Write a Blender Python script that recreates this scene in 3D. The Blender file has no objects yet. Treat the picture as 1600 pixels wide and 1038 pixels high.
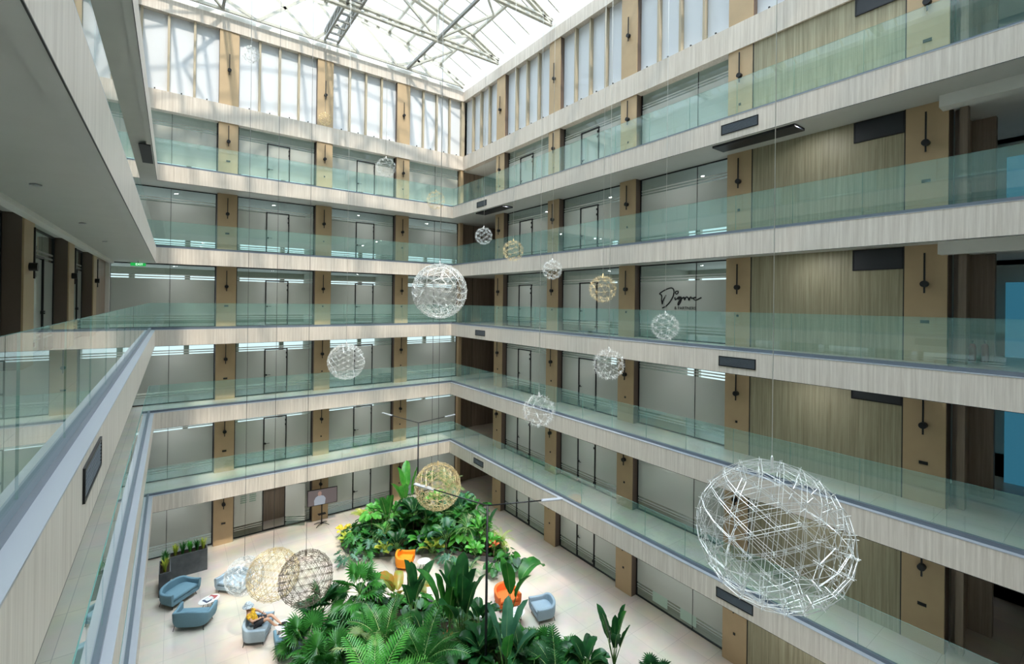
import bpy, bmesh, math, random
from mathutils import Vector, Matrix, Euler
R = math.radians
random.seed(7)
C = bpy.context.scene.collection
S = bpy.context.scene

# ------------------------------------------------------------ camera, world, sun, exposure
H, W, D = 3.7, 14.9, 1.75          # storey height, atrium width, walkway depth
NEAR = -26.3                       # near edge of the atrium
f, yaw, pit, roll = 725.6162, 0.624, 0.0027, 0.0121
F = Vector((math.sin(yaw)*math.cos(pit), math.cos(yaw)*math.cos(pit), math.sin(pit)))
rr = F.cross(Vector((0, 0, 1))).normalized(); uu = rr.cross(F)
r2 = math.cos(roll)*rr + math.sin(roll)*uu
u2 = -math.sin(roll)*rr + math.cos(roll)*uu
cam = bpy.data.cameras.new('camera'); co = bpy.data.objects.new('camera', cam); C.objects.link(co)
M4 = Matrix((r2, u2, -F)).transposed().to_4x4()
M4.translation = Vector((-14.2588, -25.8924, 12.5548))
co.matrix_world = M4
cam.sensor_fit = 'HORIZONTAL'; cam.sensor_width = 36; cam.lens = f/1600*36
cam.shift_x = (800-793.2)/1600; cam.shift_y = (469.56-519)/1600
cam.clip_start = 0.05; cam.clip_end = 300
S.camera = co
S.view_settings.view_transform = 'Standard'
S.view_settings.look = 'None'
S.view_settings.gamma = 1
S.view_settings.use_curve_mapping = False
S.view_settings.exposure = 0.52
S.cycles.max_bounces = 12
S.cycles.diffuse_bounces = 6
S.cycles.glossy_bounces = 4
S.cycles.transmission_bounces = 4
S.cycles.transparent_max_bounces = 40
S.cycles.sample_clamp_indirect = 6
S.cycles.caustics_reflective = False
S.cycles.caustics_refractive = False

wd = bpy.data.worlds.new('world'); S.world = wd; wd.use_nodes = True
wn = wd.node_tree.nodes; bg = wn['Background']
bg.inputs[0].default_value = (0.83, 0.95, 1.08, 1)
# overcast sky: brightest overhead, dimmer towards the horizon
wl = wd.node_tree.links; wtc = wn.new('ShaderNodeTexCoord'); wsp = wn.new('ShaderNodeSeparateXYZ'); wl.new(wtc.outputs['Generated'], wsp.inputs[0])
wmx = wn.new('ShaderNodeMath'); wmx.operation = 'MAXIMUM'; wmx.inputs[1].default_value = 0.0; wl.new(wsp.outputs['Z'], wmx.inputs[0])
wpw = wn.new('ShaderNodeMath'); wpw.operation = 'POWER'; wpw.inputs[1].default_value = 5.5; wl.new(wmx.outputs[0], wpw.inputs[0])
wma = wn.new('ShaderNodeMath'); wma.operation = 'MULTIPLY_ADD'; wma.inputs[1].default_value = 12.5; wma.inputs[2].default_value = 1.1; wl.new(wpw.outputs[0], wma.inputs[0])
wl.new(wma.outputs[0], bg.inputs[1])

sun = bpy.data.lights.new('sun', 'SUN'); so = bpy.data.objects.new('sun', sun); C.objects.link(so)
sun.energy = 3.6; sun.angle = R(2.2); sun.color = (1.0, 0.87, 0.76)
so.location = (-8, -20, 45)
so.rotation_euler = Vector((0.114, 0.64, -1)).to_track_quat('-Z', 'Y').to_euler()

# recessed downlights of the walkways, one per bay and storey
dl = bpy.data.lights.new('downlight_lamp', 'AREA'); dl.shape = 'DISK'; dl.size = 0.16; dl.energy = 14; dl.color = (0.96, 0.98, 1.0)
for k_ in range(6):
    zc_ = H*(k_+1)-(0.66 if k_ < 5 else 0.72)
    for (x_, y_) in [(x, 0.95) for x in (-14.2, -9.7, -4.9, -0.2)]+[(0.7, y) for y in (-5.1, -10.0, -15.0, -19.9)]+[(x, NEAR-0.95) for x in (-12, -5)]:
        if k_ == 5: continue
        o_ = bpy.data.objects.new('downlight_lamp', dl); C.objects.link(o_); o_.location = (x_, y_, zc_)

# ------------------------------------------------------------ materials
def newmat(name):
    m = bpy.data.materials.new(name); m.use_nodes = True
    return m, m.node_tree.nodes, m.node_tree.links, m.node_tree.nodes['Principled BSDF']
def plain(name, col, rough=0.6, metal=0.0, spec=0.5, noise=0.0, nscale=6.0, bump=0.0):
    m, n, l, b = newmat(name)
    b.inputs['Base Color'].default_value = (*col, 1); b.inputs['Roughness'].default_value = rough
    b.inputs['Metallic'].default_value = metal; b.inputs['Specular IOR Level'].default_value = spec
    if noise or bump:
        tc = n.new('ShaderNodeTexCoord'); nz = n.new('ShaderNodeTexNoise'); nz.inputs['Scale'].default_value = nscale
        nz.inputs['Detail'].default_value = 4
        l.new(tc.outputs['Object'], nz.inputs['Vector'])
        if noise:
            rp = n.new('ShaderNodeValToRGB')
            rp.color_ramp.elements[0].position = 0.3; rp.color_ramp.elements[1].position = 0.7
            rp.color_ramp.elements[0].color = (*[c*(1-noise) for c in col], 1)
            rp.color_ramp.elements[1].color = (*[min(1, c*(1+noise)) for c in col], 1)
            l.new(nz.outputs['Fac'], rp.inputs[0]); l.new(rp.outputs[0], b.inputs['Base Color'])
        if bump:
            bp = n.new('ShaderNodeBump'); bp.inputs['Strength'].default_value = bump
            l.new(nz.outputs['Fac'], bp.inputs['Height']); l.new(bp.outputs[0], b.inputs['Normal'])
    return m
def streak(name, c1, c2, rough=0.45, sx=14.0, sz=0.5, joints=True, jc=0.6, spec=0.4):
    m, n, l, b = newmat(name)
    tc = n.new('ShaderNodeTexCoord'); mp = n.new('ShaderNodeMapping')
    mp.inputs['Scale'].default_value = (sx, sx, sz)
    l.new(tc.outputs['Object'], mp.inputs[0])
    nz = n.new('ShaderNodeTexNoise'); nz.inputs['Scale'].default_value = 1.0; nz.inputs['Detail'].default_value = 5
    nz.inputs['Roughness'].default_value = 0.7
    l.new(mp.outputs[0], nz.inputs['Vector'])
    rp = n.new('ShaderNodeValToRGB')
    rp.color_ramp.elements[0].position = 0.34; rp.color_ramp.elements[1].position = 0.66
    rp.color_ramp.elements[0].color = (*c1, 1); rp.color_ramp.elements[1].color = (*c2, 1)
    l.new(nz.outputs['Fac'], rp.inputs[0])
    l.new(rp.outputs[0], b.inputs['Base Color'])
    b.inputs['Roughness'].default_value = rough; b.inputs['Specular IOR Level'].default_value = spec
    return m
M = {}
M['fascia'] = streak('light_streaked_laminate', (0.52, 0.46, 0.40), (0.70, 0.64, 0.57), 0.42, 15, 0.45)
M['wood'] = streak('olive_streaked_panel', (0.23, 0.205, 0.13), (0.40, 0.365, 0.25), 0.5, 17, 0.4)
M['bwood'] = streak('brown_streaked_panel', (0.22, 0.165, 0.125), (0.34, 0.26, 0.20), 0.5, 12, 0.4)
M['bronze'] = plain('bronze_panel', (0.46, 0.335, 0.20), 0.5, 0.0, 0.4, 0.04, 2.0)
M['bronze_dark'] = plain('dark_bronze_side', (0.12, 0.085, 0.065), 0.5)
M['tan'] = plain('tan_mullion', (0.42, 0.36, 0.26), 0.5)
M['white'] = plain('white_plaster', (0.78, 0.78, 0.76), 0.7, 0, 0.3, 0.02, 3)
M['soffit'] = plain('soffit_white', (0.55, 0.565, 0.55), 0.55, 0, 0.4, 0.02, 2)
M['panelwhite'] = plain('white_clerestory_panel', (0.66, 0.69, 0.73), 0.35, 0, 0.5)
M['cap'] = plain('brushed_light_metal_cap', (0.45, 0.47, 0.51), 0.3, 0.35)
M['shoe'] = plain('blue_grey_metal_shoe', (0.17, 0.20, 0.24), 0.35, 0.4)
M['black'] = plain('black_metal', (0.015, 0.016, 0.018), 0.4, 0.3)
M['dark'] = plain('dark_void', (0.03, 0.033, 0.036), 0.7)
M['ventblack'] = plain('black_grille', (0.02, 0.024, 0.03), 0.5)
M['steel'] = plain('cream_painted_steel', (0.47, 0.46, 0.40), 0.5)
M['steel2'] = plain('grey_painted_steel', (0.26, 0.265, 0.25), 0.5)
M['room'] = plain('office_interior', (0.55, 0.56, 0.50), 0.8)
M['roomwhite'] = plain('office_ceiling', (0.7, 0.72, 0.7), 0.8)
def tile_mat():
    m, n, l, b = newmat('beige_stone_tile')
    tc = n.new('ShaderNodeTexCoord')
    br = n.new('ShaderNodeTexBrick'); br.offset = 0.0
    br.inputs['Scale'].default_value = 1.0; br.inputs['Brick Width'].default_value = 1.2; br.inputs['Row Height'].default_value = 1.2
    br.inputs['Mortar Size'].default_value = 0.006; br.inputs['Bias'].default_value = 0
    br.inputs['Color1'].default_value = (0.56, 0.475, 0.38, 1); br.inputs['Color2'].default_value = (0.52, 0.44, 0.355, 1)
    br.inputs['Mortar'].default_value = (0.36, 0.31, 0.26, 1)
    l.new(tc.outputs['Object'], br.inputs['Vector'])
    nz = n.new('ShaderNodeTexNoise'); nz.inputs['Scale'].default_value = 1.3; nz.inputs['Detail'].default_value = 6
    l.new(tc.outputs['Object'], nz.inputs['Vector'])
    mx = n.new('ShaderNodeMix'); mx.data_type = 'RGBA'; mx.blend_type = 'MULTIPLY'; mx.inputs[0].default_value = 0.35
    l.new(br.outputs['Color'], mx.inputs[6]); l.new(nz.outputs['Color'], mx.inputs[7])
    hs = n.new('ShaderNodeHueSaturation'); hs.inputs['Saturation'].default_value = 0.8; hs.inputs['Value'].default_value = 1.22
    l.new(mx.outputs[2], hs.inputs['Color'])
    l.new(hs.outputs[0], b.inputs['Base Color'])
    b.inputs['Roughness'].default_value = 0.28
    return m
M['tile'] = tile_mat()
def clear_glass(name, tint, refl=1.0, rough=0.0, ior=1.5, painted_sheen=0.0):
    m = bpy.data.materials.new(name); m.use_nodes = True; n = m.node_tree.nodes; l = m.node_tree.links
    n.clear(); o = n.new('ShaderNodeOutputMaterial')
    t = n.new('ShaderNodeBsdfTransparent'); t.inputs[0].default_value = (*tint, 1)
    g = n.new('ShaderNodeBsdfGlossy'); g.inputs[0].default_value = (refl, refl, refl, 1); g.inputs['Roughness'].default_value = rough
    fr = n.new('ShaderNodeFresnel'); fr.inputs[0].default_value = ior
    gm = n.new('ShaderNodeNewGeometry'); ml = n.new('ShaderNodeMath'); ml.operation = 'MULTIPLY_ADD'   # only the face met first mirrors
    sb = n.new('ShaderNodeMath'); sb.operation = 'SUBTRACT'; sb.inputs[0].default_value = 1.0; l.new(gm.outputs['Backfacing'], sb.inputs[1])
    ml.operation = 'MULTIPLY'; l.new(fr.outputs[0], ml.inputs[0]); l.new(sb.outputs[0], ml.inputs[1])
    if painted_sheen:
        df = n.new('ShaderNodeBsdfDiffuse'); df.inputs[0].default_value = (0.42, 0.74, 0.68, 1)  # even teal diffuse painted in for reflected light and haze on the panes
        fm = n.new('ShaderNodeMixShader'); fm.inputs[0].default_value = painted_sheen; l.new(t.outputs[0], fm.inputs[1]); l.new(df.outputs[0], fm.inputs[2]); t = fm
    mx = n.new('ShaderNodeMixShader')
    l.new(ml.outputs[0], mx.inputs[0]); l.new(t.outputs[0], mx.inputs[1]); l.new(g.outputs[0], mx.inputs[2])
    l.new(mx.outputs[0], o.inputs[0])
    return m
M['glass'] = clear_glass('green_tinted_balustrade_glass', (0.89, 0.975, 0.965), 1.0, 0.0, 1.8, 0.07)
M['glassedge'] = plain('glass_edge', (0.16, 0.34, 0.30), 0.2)
M['roofglass'] = clear_glass('roof_glass', (0.93, 0.95, 0.94), 0.5)
def office_glass():
    m = bpy.data.materials.new('frosted_striped_office_glass'); m.use_nodes = True; n = m.node_tree.nodes; l = m.node_tree.links
    n.clear(); o = n.new('ShaderNodeOutputMaterial')
    tc = n.new('ShaderNodeTexCoord'); sp = n.new('ShaderNodeSeparateXYZ'); l.new(tc.outputs['Object'], sp.inputs[0])
    dv = n.new('ShaderNodeMath'); dv.operation = 'DIVIDE'; dv.inputs[1].default_value = 3.2; l.new(sp.outputs['Z'], dv.inputs[0])
    rp = n.new('ShaderNodeValToRGB'); cr = rp.color_ramp; cr.interpolation = 'CONSTANT'
    stops = [(0, 0), (.36, 1), (.40, 0), (.46, 1), (.51, 0), (.58, 1), (2.36, 0), (2.42, 1), (2.47, 0), (2.53, 1), (2.58, 0)]
    cr.elements[0].position = 0; cr.elements[0].color = (0, 0, 0, 1)
    cr.elements[1].position = .36/3.2; cr.elements[1].color = (1, 1, 1, 1)
    for p, v in stops[2:]:
        e = cr.elements.new(p/3.2); e.color = (v, v, v, 1)
    l.new(dv.outputs[0], rp.inputs[0])
    t = n.new('ShaderNodeBsdfTransparent'); t.inputs[0].default_value = (0.78, 0.84, 0.80, 1)
    d = n.new('ShaderNodeBsdfDiffuse'); d.inputs[0].default_value = (0.64, 0.65, 0.61, 1)
    tl = n.new('ShaderNodeBsdfTranslucent'); tl.inputs[0].default_value = (0.60, 0.66, 0.62, 1)
    dt = n.new('ShaderNodeMixShader'); dt.inputs[0].default_value = 0.4; l.new(d.outputs[0], dt.inputs[1]); l.new(tl.outputs[0], dt.inputs[2]); d = dt
    m1 = n.new('ShaderNodeMixShader'); l.new(rp.outputs[0], m1.inputs[0]); l.new(t.outputs[0], m1.inputs[1]); l.new(d.outputs[0], m1.inputs[2])
    g = n.new('ShaderNodeBsdfGlossy'); g.inputs['Roughness'].default_value = 0.02
    g.inputs[0].default_value = (0.95, 1, 0.98, 1)
    fr = n.new('ShaderNodeFresnel'); fr.inputs[0].default_value = 1.6
    gm = n.new('ShaderNodeNewGeometry'); sb = n.new('ShaderNodeMath'); sb.operation = 'SUBTRACT'; sb.inputs[0].default_value = 1.0
    l.new(gm.outputs['Backfacing'], sb.inputs[1]); ml = n.new('ShaderNodeMath'); ml.operation = 'MULTIPLY'; l.new(fr.outputs[0], ml.inputs[0]); l.new(sb.outputs[0], ml.inputs[1])
    m2 = n.new('ShaderNodeMixShader'); l.new(ml.outputs[0], m2.inputs[0]); l.new(m1.outputs[0], m2.inputs[1]); l.new(g.outputs[0], m2.inputs[2])
    l.new(m2.outputs[0], o.inputs[0])
    return m
M['office'] = office_glass()
def emit(name, col, s):
    m, n, l, b = newmat(name)
    b.inputs['Base Color'].default_value = (0, 0, 0, 1)
    b.inputs['Emission Color'].default_value = (*col, 1); b.inputs['Emission Strength'].default_value = s
    return m
M['lamp'] = emit('lit_ceiling_panel', (1, 0.93, 0.8), 6)
M['exit'] = emit('exit_green', (0.02, 0.5, 0.09), 0.6)
M['exitwhite'] = emit('exit_white', (0.7, 1, 0.8), 1.2)
M['blueglow'] = emit('door_painted_daylight', (0.06, 0.30, 0.45), 0.3)  # panel glows by itself in place of daylight in the doorway
M['silver'] = plain('polished_silver_rod', (0.72, 0.72, 0.70), 0.42, 0.45)
M['gold'] = plain('polished_gold_rod', (0.72, 0.56, 0.30), 0.4, 0.5)
M['backlit_rod'] = plain('rod_painted_backlit_dark', (0.16, 0.13, 0.10), 0.35, 0.6)  # same metal as the other globes, its backlit shade put into the colour
M['cable'] = plain('pale_cable', (0.75, 0.75, 0.72), 0.5)
M['cabled'] = plain('dark_cable', (0.12, 0.12, 0.12), 0.5)

# ------------------------------------------------------------ mesh helpers
class MB:
    def __init__(s): s.v = []; s.f = []; s.m = []; s.sm = []
    def face(s, idx, mi=0, smooth=False): s.f.append(idx); s.m.append(mi); s.sm.append(smooth)
    def box(s, x0, x1, y0, y1, z0, z1, mi=0, fn=None):
        b = len(s.v)
        P = [(x, y, z) for z in (z0, z1) for (x, y) in ((x0, y0), (x1, y0), (x1, y1), (x0, y1))]
        s.v += [fn(*p) if fn else p for p in P]
        for q in ((0, 3, 2, 1), (4, 5, 6, 7), (0, 1, 5, 4), (1, 2, 6, 5), (2, 3, 7, 6), (3, 0, 4, 7)):
            s.face([b+i for i in q], mi)
        return s
    def tube(s, pts, rad, n=6, mi=0, caps=True, smooth=True):
        pts = [Vector(p) for p in pts]; b = len(s.v)
        if not isinstance(rad, (list, tuple)): rad = [rad]*len(pts)
        for i, p in enumerate(pts):
            d = (pts[min(i+1, len(pts)-1)]-pts[max(i-1, 0)]).normalized()
            a = d.cross(Vector((0, 0, 1)))
            if a.length < 1e-3: a = d.cross(Vector((0, 1, 0)))
            a.normalize(); c = d.cross(a)
            for k in range(n):
                t = 2*math.pi*k/n
                s.v.append(tuple(p+rad[i]*(math.cos(t)*a+math.sin(t)*c)))
        for i in range(len(pts)-1):
            for k in range(n):
                s.face([b+i*n+k, b+i*n+(k+1) % n, b+(i+1)*n+(k+1) % n, b+(i+1)*n+k], mi, smooth)
        if caps:
            s.face([b+k for k in reversed(range(n))], mi); e = b+(len(pts)-1)*n; s.face([e+k for k in range(n)], mi)
        return s
    def lathe(s, prof, n=20, mi=0, c=(0, 0), smooth=True):
        b = len(s.v)
        for (r, z) in prof:
            for k in range(n):
                t = 2*math.pi*k/n; s.v.append((c[0]+r*math.cos(t), c[1]+r*math.sin(t), z))
        for i in range(len(prof)-1):
            for k in range(n):
                s.face([b+i*n+k, b+i*n+(k+1) % n, b+(i+1)*n+(k+1) % n, b+(i+1)*n+k], mi, smooth)
        s.face([b+k for k in reversed(range(n))], mi); e = b+(len(prof)-1)*n; s.face([e+k for k in range(n)], mi)
        return s
    def grid(s, rows, mi=0, smooth=True, closed=False):
        b = len(s.v); n = len(rows[0])
        for r in rows: s.v += [tuple(p) for p in r]
        for i in range(len(rows)-1):
            for k in range(n if closed else n-1):
                s.face([b+i*n+k, b+i*n+(k+1) % n, b+(i+1)*n+(k+1) % n, b+(i+1)*n+k], mi, smooth)
        return s
    def build(s, name, mats, parent=None, loc=None, recalc=True):
        me = bpy.data.meshes.new(name); me.from_pydata(s.v, [], s.f)
        if not isinstance(mats, (list, tuple)): mats = [mats]
        for m in mats: me.materials.append(M[m] if isinstance(m, str) else m)
        me.polygons.foreach_set('material_index', s.m); me.polygons.foreach_set('use_smooth', s.sm)
        if recalc:
            bm = bmesh.new(); bm.from_mesh(me); bmesh.ops.recalc_face_normals(bm, faces=bm.faces); bm.to_mesh(me); bm.free()
        me.update()
        o = bpy.data.objects.new(name, me); C.objects.link(o)
        if loc: o.location = loc
        if parent: o.parent = parent
        return o
def tag(o, label=None, cat=None, group=None, kind=None):
    if label: o['label'] = label
    if cat: o['category'] = cat
    if group: o['group'] = group
    if kind: o['kind'] = kind
    return o
def empty(name, loc=(0, 0, 0), rz=0):
    o = bpy.data.objects.new(name, None); C.objects.link(o); o.location = loc; o.rotation_euler = (0, 0, rz)
    o.empty_display_size = 0.2
    return o
def children(o): return [c for c in C.objects if c.parent == o]
def copy_tree(o, parent=None):
    kids = KIDS.get(o.name)
    if kids is None: kids = KIDS[o.name] = children(o)
    c = o.copy(); C.objects.link(c); c.parent = parent
    for ch in kids: copy_tree(ch, c)
    return c
KIDS = {}
def struct(o, label=None, cat=None): return tag(o, label, cat, None, 'structure')

# wall frames: (u along wall, v up, w away from the atrium)
def fb(u, v, w): return (u, D+w, v)                 # back wall
def fr_(u, v, w): return (D+w, u, v)                # long side wall
def fl(u, v, w): return (-W-D-w, u, v)              # side wall by the camera
def fn_(u, v, w): return (u, NEAR-D-w, v)           # wall behind the camera
def wbox(mb, fn, u0, u1, v0, v1, w0, w1, mi=0):
    return mb.box(u0, u1, v0, v1, w0, w1, mi, fn=lambda a, b, c: fn(a, b, c))
# ------------------------------------------------------------ slabs, fascias, balustrades
OUT = 4.5      # office depth behind the wall line
LV = {0: 'ground floor', 1: 'first balcony', 2: 'second balcony', 3: 'third balcony', 4: 'fourth balcony', 5: 'top balcony', 6: 'clerestory'}
LVF = {1: 'first', 2: 'second', 3: 'third', 4: 'fourth', 5: 'fifth and highest'}
g = MB(); g.box(-W-D-OUT, D+OUT, NEAR-D-OUT, D+OUT, -0.3, 0, 0)
struct(g.build('floor', ['tile']), 'beige stone tiled floor of the atrium', 'floor')
XL, XR, YB, YN = -W-D-OUT, D+OUT, D+OUT, NEAR-D-OUT
for k in range(1, 6):
    z = H*k; e = 0.16
    for nm, (x0, x1, y0, y1) in {'end': (XL, XR, e, YB), 'long side': (e, XR, YN, e), 'camera side': (XL, -W-e, YN, e), 'near end': (-W-e, e, YN, NEAR-e)}.items():
        s = MB(); s.box(x0, x1, y0, y1, z-0.62, z, 0)
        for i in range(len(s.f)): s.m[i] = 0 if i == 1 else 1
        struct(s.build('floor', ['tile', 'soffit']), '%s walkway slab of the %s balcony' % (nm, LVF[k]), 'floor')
    # fascia boards round the four sides
    for nm, (x0, x1, y0, y1) in {'end': (-W, 0, 0, e), 'long side': (0, e, NEAR, e), 'camera side': (-W-e, -W, NEAR, e), 'near end': (-W-e, e, NEAR-e, NEAR)}.items():
        if nm == 'near end': x0, x1 = -W-e, e
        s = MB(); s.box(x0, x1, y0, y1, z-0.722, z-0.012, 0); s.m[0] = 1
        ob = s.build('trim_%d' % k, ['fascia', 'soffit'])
        struct(ob, 'pale streaked fascia board of the %s balcony on the %s' % (LVF[k], nm), 'fascia')
    c = MB(); q = 0.14
    for (x0, x1, y0, y1) in ((-W, 0, 0, q), (0, q, NEAR, q), (-W-q, -W, NEAR, q), (-W-q, q, NEAR-q, NEAR)):
        c.box(x0-(0.006 if x0 == 0 else 0), x1, y0, y1, z-0.012, z+0.006, 0)
    struct(c.build('trim_%d' % (10+k), ['cap']), 'pale metal cap strip along the %s balcony edge' % LVF[k], 'cap strip')
    c = MB(); q = 0.012
    for (x0, x1, y0, y1) in ((-W, 0, 0, q), (0, q, NEAR, 0), (-W-q, -W, NEAR, q), (-W-q, q, NEAR-q, NEAR)):
        c.box(x0, x1, y0, y1, z-0.734, z-0.722, 0)
    struct(c.build('trim_%d' % (20+k), ['black']), 'black reveal line under the edge of the %s balcony' % LVF[k], 'reveal')
WN = {'end': 'sunlit end wall', 'long': 'long wall with the dark vents', 'cam': 'camera side', 'near': 'end behind the camera'}
def balustrade(side, k):
    z = H*k
    root = empty('glass_balustrade', {'end': (-W/2, 0.19, z), 'long': (0.19, NEAR/2, z), 'cam': (-W-0.19, NEAR/2, z), 'near': (-W/2, NEAR-0.19, z)}[side])
    tag(root, 'green tinted glass balustrade of the %s balcony, %s' % (LVF[k], WN[side]), 'balustrade')
    if side in ('end', 'near'):
        n = 9; L = W+0.38; x0 = -W/2-0.19
        pan = ('x', -L/2, L/2, n)
    else:
        n = 16; L = -NEAR+0.38; pan = ('y', -L/2, L/2, n)
    a, lo, hi, n = pan; st = (hi-lo)/n
    sh = MB()
    if a == 'x': sh.box(lo+.0, hi, -.05, .05, 0.006, .10)
    else: sh.box(-.05, .05, lo+.05, hi-.05, 0.006, .10)
    sh.build('base_shoe', ['shoe'], root)
    key = (side, )
    for i in range(n):
        u0, u1 = lo+i*st+.0015, lo+(i+1)*st-.0015
        if i == 0 and a == 'y': u0 += .02
        if i == n-1 and a == 'y': u1 -= .02
        kk = (a, n)
        if kk not in PAN:
            p = MB(); hw = (u1-u0)/2 if 0 < i < n-1 else st/2-.006-(.02 if a == 'y' else 0)
            hw = st/2-.0015-(.02 if a == 'y' and 0 else 0)
            if a == 'x': p.box(-hw, hw, -.008, .008, .08, 1.21)
            else: p.box(-.008, .008, -hw, hw, .08, 1.21)
            p.m[1] = 1
            for fi in ((3, 5) if a == 'x' else (2, 4)): p.m[fi] = 1
            me = p.build('glass_panel', ['glass', 'glassedge']); PAN[kk] = me.data; bpy.data.objects.remove(me)
        o = bpy.data.objects.new('glass_panel', PAN[kk]); C.objects.link(o); o.parent = root
        o.location = ((lo+(i+.5)*st, 0, 0) if a == 'x' else (0, lo+(i+.5)*st, 0))
PAN = {}
for k in range(1, 6):
    for sd in ('end', 'long', 'cam', 'near'): balustrade(sd, k)

# ------------------------------------------------------------ columns
BC = [-2.6, -7.34, -12.06]; RC = [-2.7, -7.62, -12.5, -17.42, -22.4]
ORD = ['first', 'second', 'third', 'fourth', 'fifth']
CEIL = 3.08
def column(fn, u, z0, z1, w1=0.42, hw=0.43, socket=True, big=False):
    c = MB(); wbox(c, fn, u-hw, u+hw, z0, z1, 0, w1, 0)
    # side cheeks dark
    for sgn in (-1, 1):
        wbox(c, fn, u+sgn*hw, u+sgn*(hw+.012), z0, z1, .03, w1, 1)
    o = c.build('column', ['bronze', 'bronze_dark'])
    struct(o)
    if socket:
        s = MB(); a = .09 if big else .035
        wbox(s, fn, u-a, u+a, z0+1.02, z0+1.10, -.02, 0.001)
        s.build('socket_plate', ['black'], o)
    return o
def sconce(fn, u, zc, label, lv):
    root = empty('wall_sconce', fn(u, zc, 0))
    tag(root, label, 'wall lamp')
    ox, oy, oz = fn(u, zc, 0)
    r = MB(); wbox(r, fn, u-.018, u+.018, zc-.24, zc+.81, -.09, -.06)
    r.v = [(x-ox, y-oy, z-oz) for x, y, z in r.v]; r.build('rod', ['black'], root)
    d = MB(); n = 16
    for w in (-.13, -.0):
        for i in range(n):
            t = 2*math.pi*i/n; d.v.append(fn(u+.085*math.cos(t), zc+.085*math.sin(t), w))
    for i in range(n): d.face([i, (i+1) % n, n+(i+1) % n, n+i])
    d.face(list(range(n))); d.face(list(range(n, 2*n)))
    d.v = [(x-ox, y-oy, z-oz) for x, y, z in d.v]; d.build('disc', ['black'], root)
for k in range(6):
    z = H*k
    zt = z+(CEIL if k < 5 else 3.0)
    for i, u in enumerate(BC):
        struct(column(fb, u, z, zt, socket=True, big=(i == 2)), 'bronze column %s from the corner on the end wall %s' % (ORD[i], LV[k]), 'column')
        sconce(fb, u, z+2.05, 'black rod wall lamp on %s column from the corner, sunlit end wall, %s' % (ORD[i], LV[k]), k)
    for i, u in enumerate(RC):
        struct(column(fr_, u, z, zt, socket=True, big=(i >= 4)), 'bronze column %s from the corner on the long wall %s' % (ORD[i], LV[k]), 'column')
        sconce(fr_, u, z+2.05, 'black rod wall lamp on %s column from the corner, long wall, %s' % (ORD[i], LV[k]), k)
    for i, u in enumerate(RC):
        struct(column(fl, u, z, zt, socket=False), 'bronze column %s from the end wall on the camera side %s' % (ORD[i], LV[k]), 'column')
for i in range(3):
    sconce(fl, RC[i], H*3+2.05, 'black rod wall lamp on %s column of the dim walkway beside the camera' % ORD[i], 3)
# clerestory columns with lamps
ZB0, ZB1, ZT0, ZT1 = 21.5, 22.42, 26.2, 26.85
for i, u in enumerate(BC):
    struct(column(fb, u, ZB1, ZT0, socket=False), 'bronze column %s from the corner on the end wall, clerestory' % ORD[i], 'column')
    sconce(fb, u, 24.2, 'black rod wall lamp on %s column from the corner of the clerestory end wall' % ORD[i], 6)
for i, u in enumerate(RC):
    struct(column(fr_, u, ZB1, ZT0, socket=False), 'bronze column %s from the corner on the long wall, clerestory' % ORD[i], 'column')
    sconce(fr_, u, 24.2, 'black rod wall lamp on %s column from the corner of the clerestory long wall' % ORD[i], 6)
for fn, us in ((fb, None), ):
    c = MB(); wbox(c, fb, 1.60, 1.84, ZB1, ZT0, 0, .3); struct(c.build('column', ['tan']), 'slim tan corner post between the clerestory panels', 'column')

# ------------------------------------------------------------ office fronts
def front(fn, u0, u1, door=None, top=CEIL, handle_side=-1, joints=(), gap=None):
    """one bay, built at z=0; returns an Empty with frame, glass pane, door"""
    root = empty('window_1', (0, 0, 0)); struct(root)
    fr = MB(); w0, w1 = .30, .36; t = .045
    wbox(fr, fn, u0, u0+t, 0, top, w0, w1); wbox(fr, fn, u1-t, u1, 0, top, w0, w1)
    wbox(fr, fn, u0+t, u1-t, 0, t, w0, w1); wbox(fr, fn, u0+t, u1-t, top-t, top, w0, w1)
    for j in joints: wbox(fr, fn, j-.008, j+.008, t, top-t, w0+.01, w1-.01)
    fr.build('window_frame', ['black'], root)
    p = MB()
    spans = [(u0+t, u1-t)]
    if door:
        d0, d1 = door; spans = [(u0+t, d0), (d1, u1-t)]
        wbox(p, fn, d0, d1, 2.44, top-t, .325, .337)
    for a, b in spans: wbox(p, fn, a, b, t, top-t, .325, .337)
    p.build('glass_pane', ['office'], root)
    if door:
        df = MB(); q = .05
        wbox(df, fn, d0, d0+q, t, 2.44, .28, .36); wbox(df, fn, d1-q, d1, t, 2.44, .28, .36); wbox(df, fn, d0+q, d1-q, 2.39, 2.44, .28, .36)
        wbox(df, fn, d0+q, d1-q, t, t+.03, .29, .36)
        if not gap:
            dd = df.build('door_frame', ['black'], root)
            dl = MB(); wbox(dl, fn, d0+q, d1-q, t+.03, 2.39, .325, .337); lf = dl.build('door_leaf', ['office'], root)
            hd = MB(); hu = (d0+.09) if handle_side < 0 else (d1-.09); s = 1 if handle_side < 0 else -1
            wbox(hd, fn, hu-.03, hu+.03, 1.0, 1.08, .24, .325); wbox(hd, fn, min(hu, hu+s*.2), max(hu, hu+s*.2), 1.03, 1.055, .235, .26)
            hd.build('handle', ['black'], lf)
            hg = MB(); gu = d1-.05 if handle_side < 0 else d0+.05
            for zz in (2.2, 1.95, .3): wbox(hg, fn, gu-.035, gu+.035, zz-.05, zz+.05, .25, .28)
            hg.build('hinge', ['black'], lf)
    return root
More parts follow.
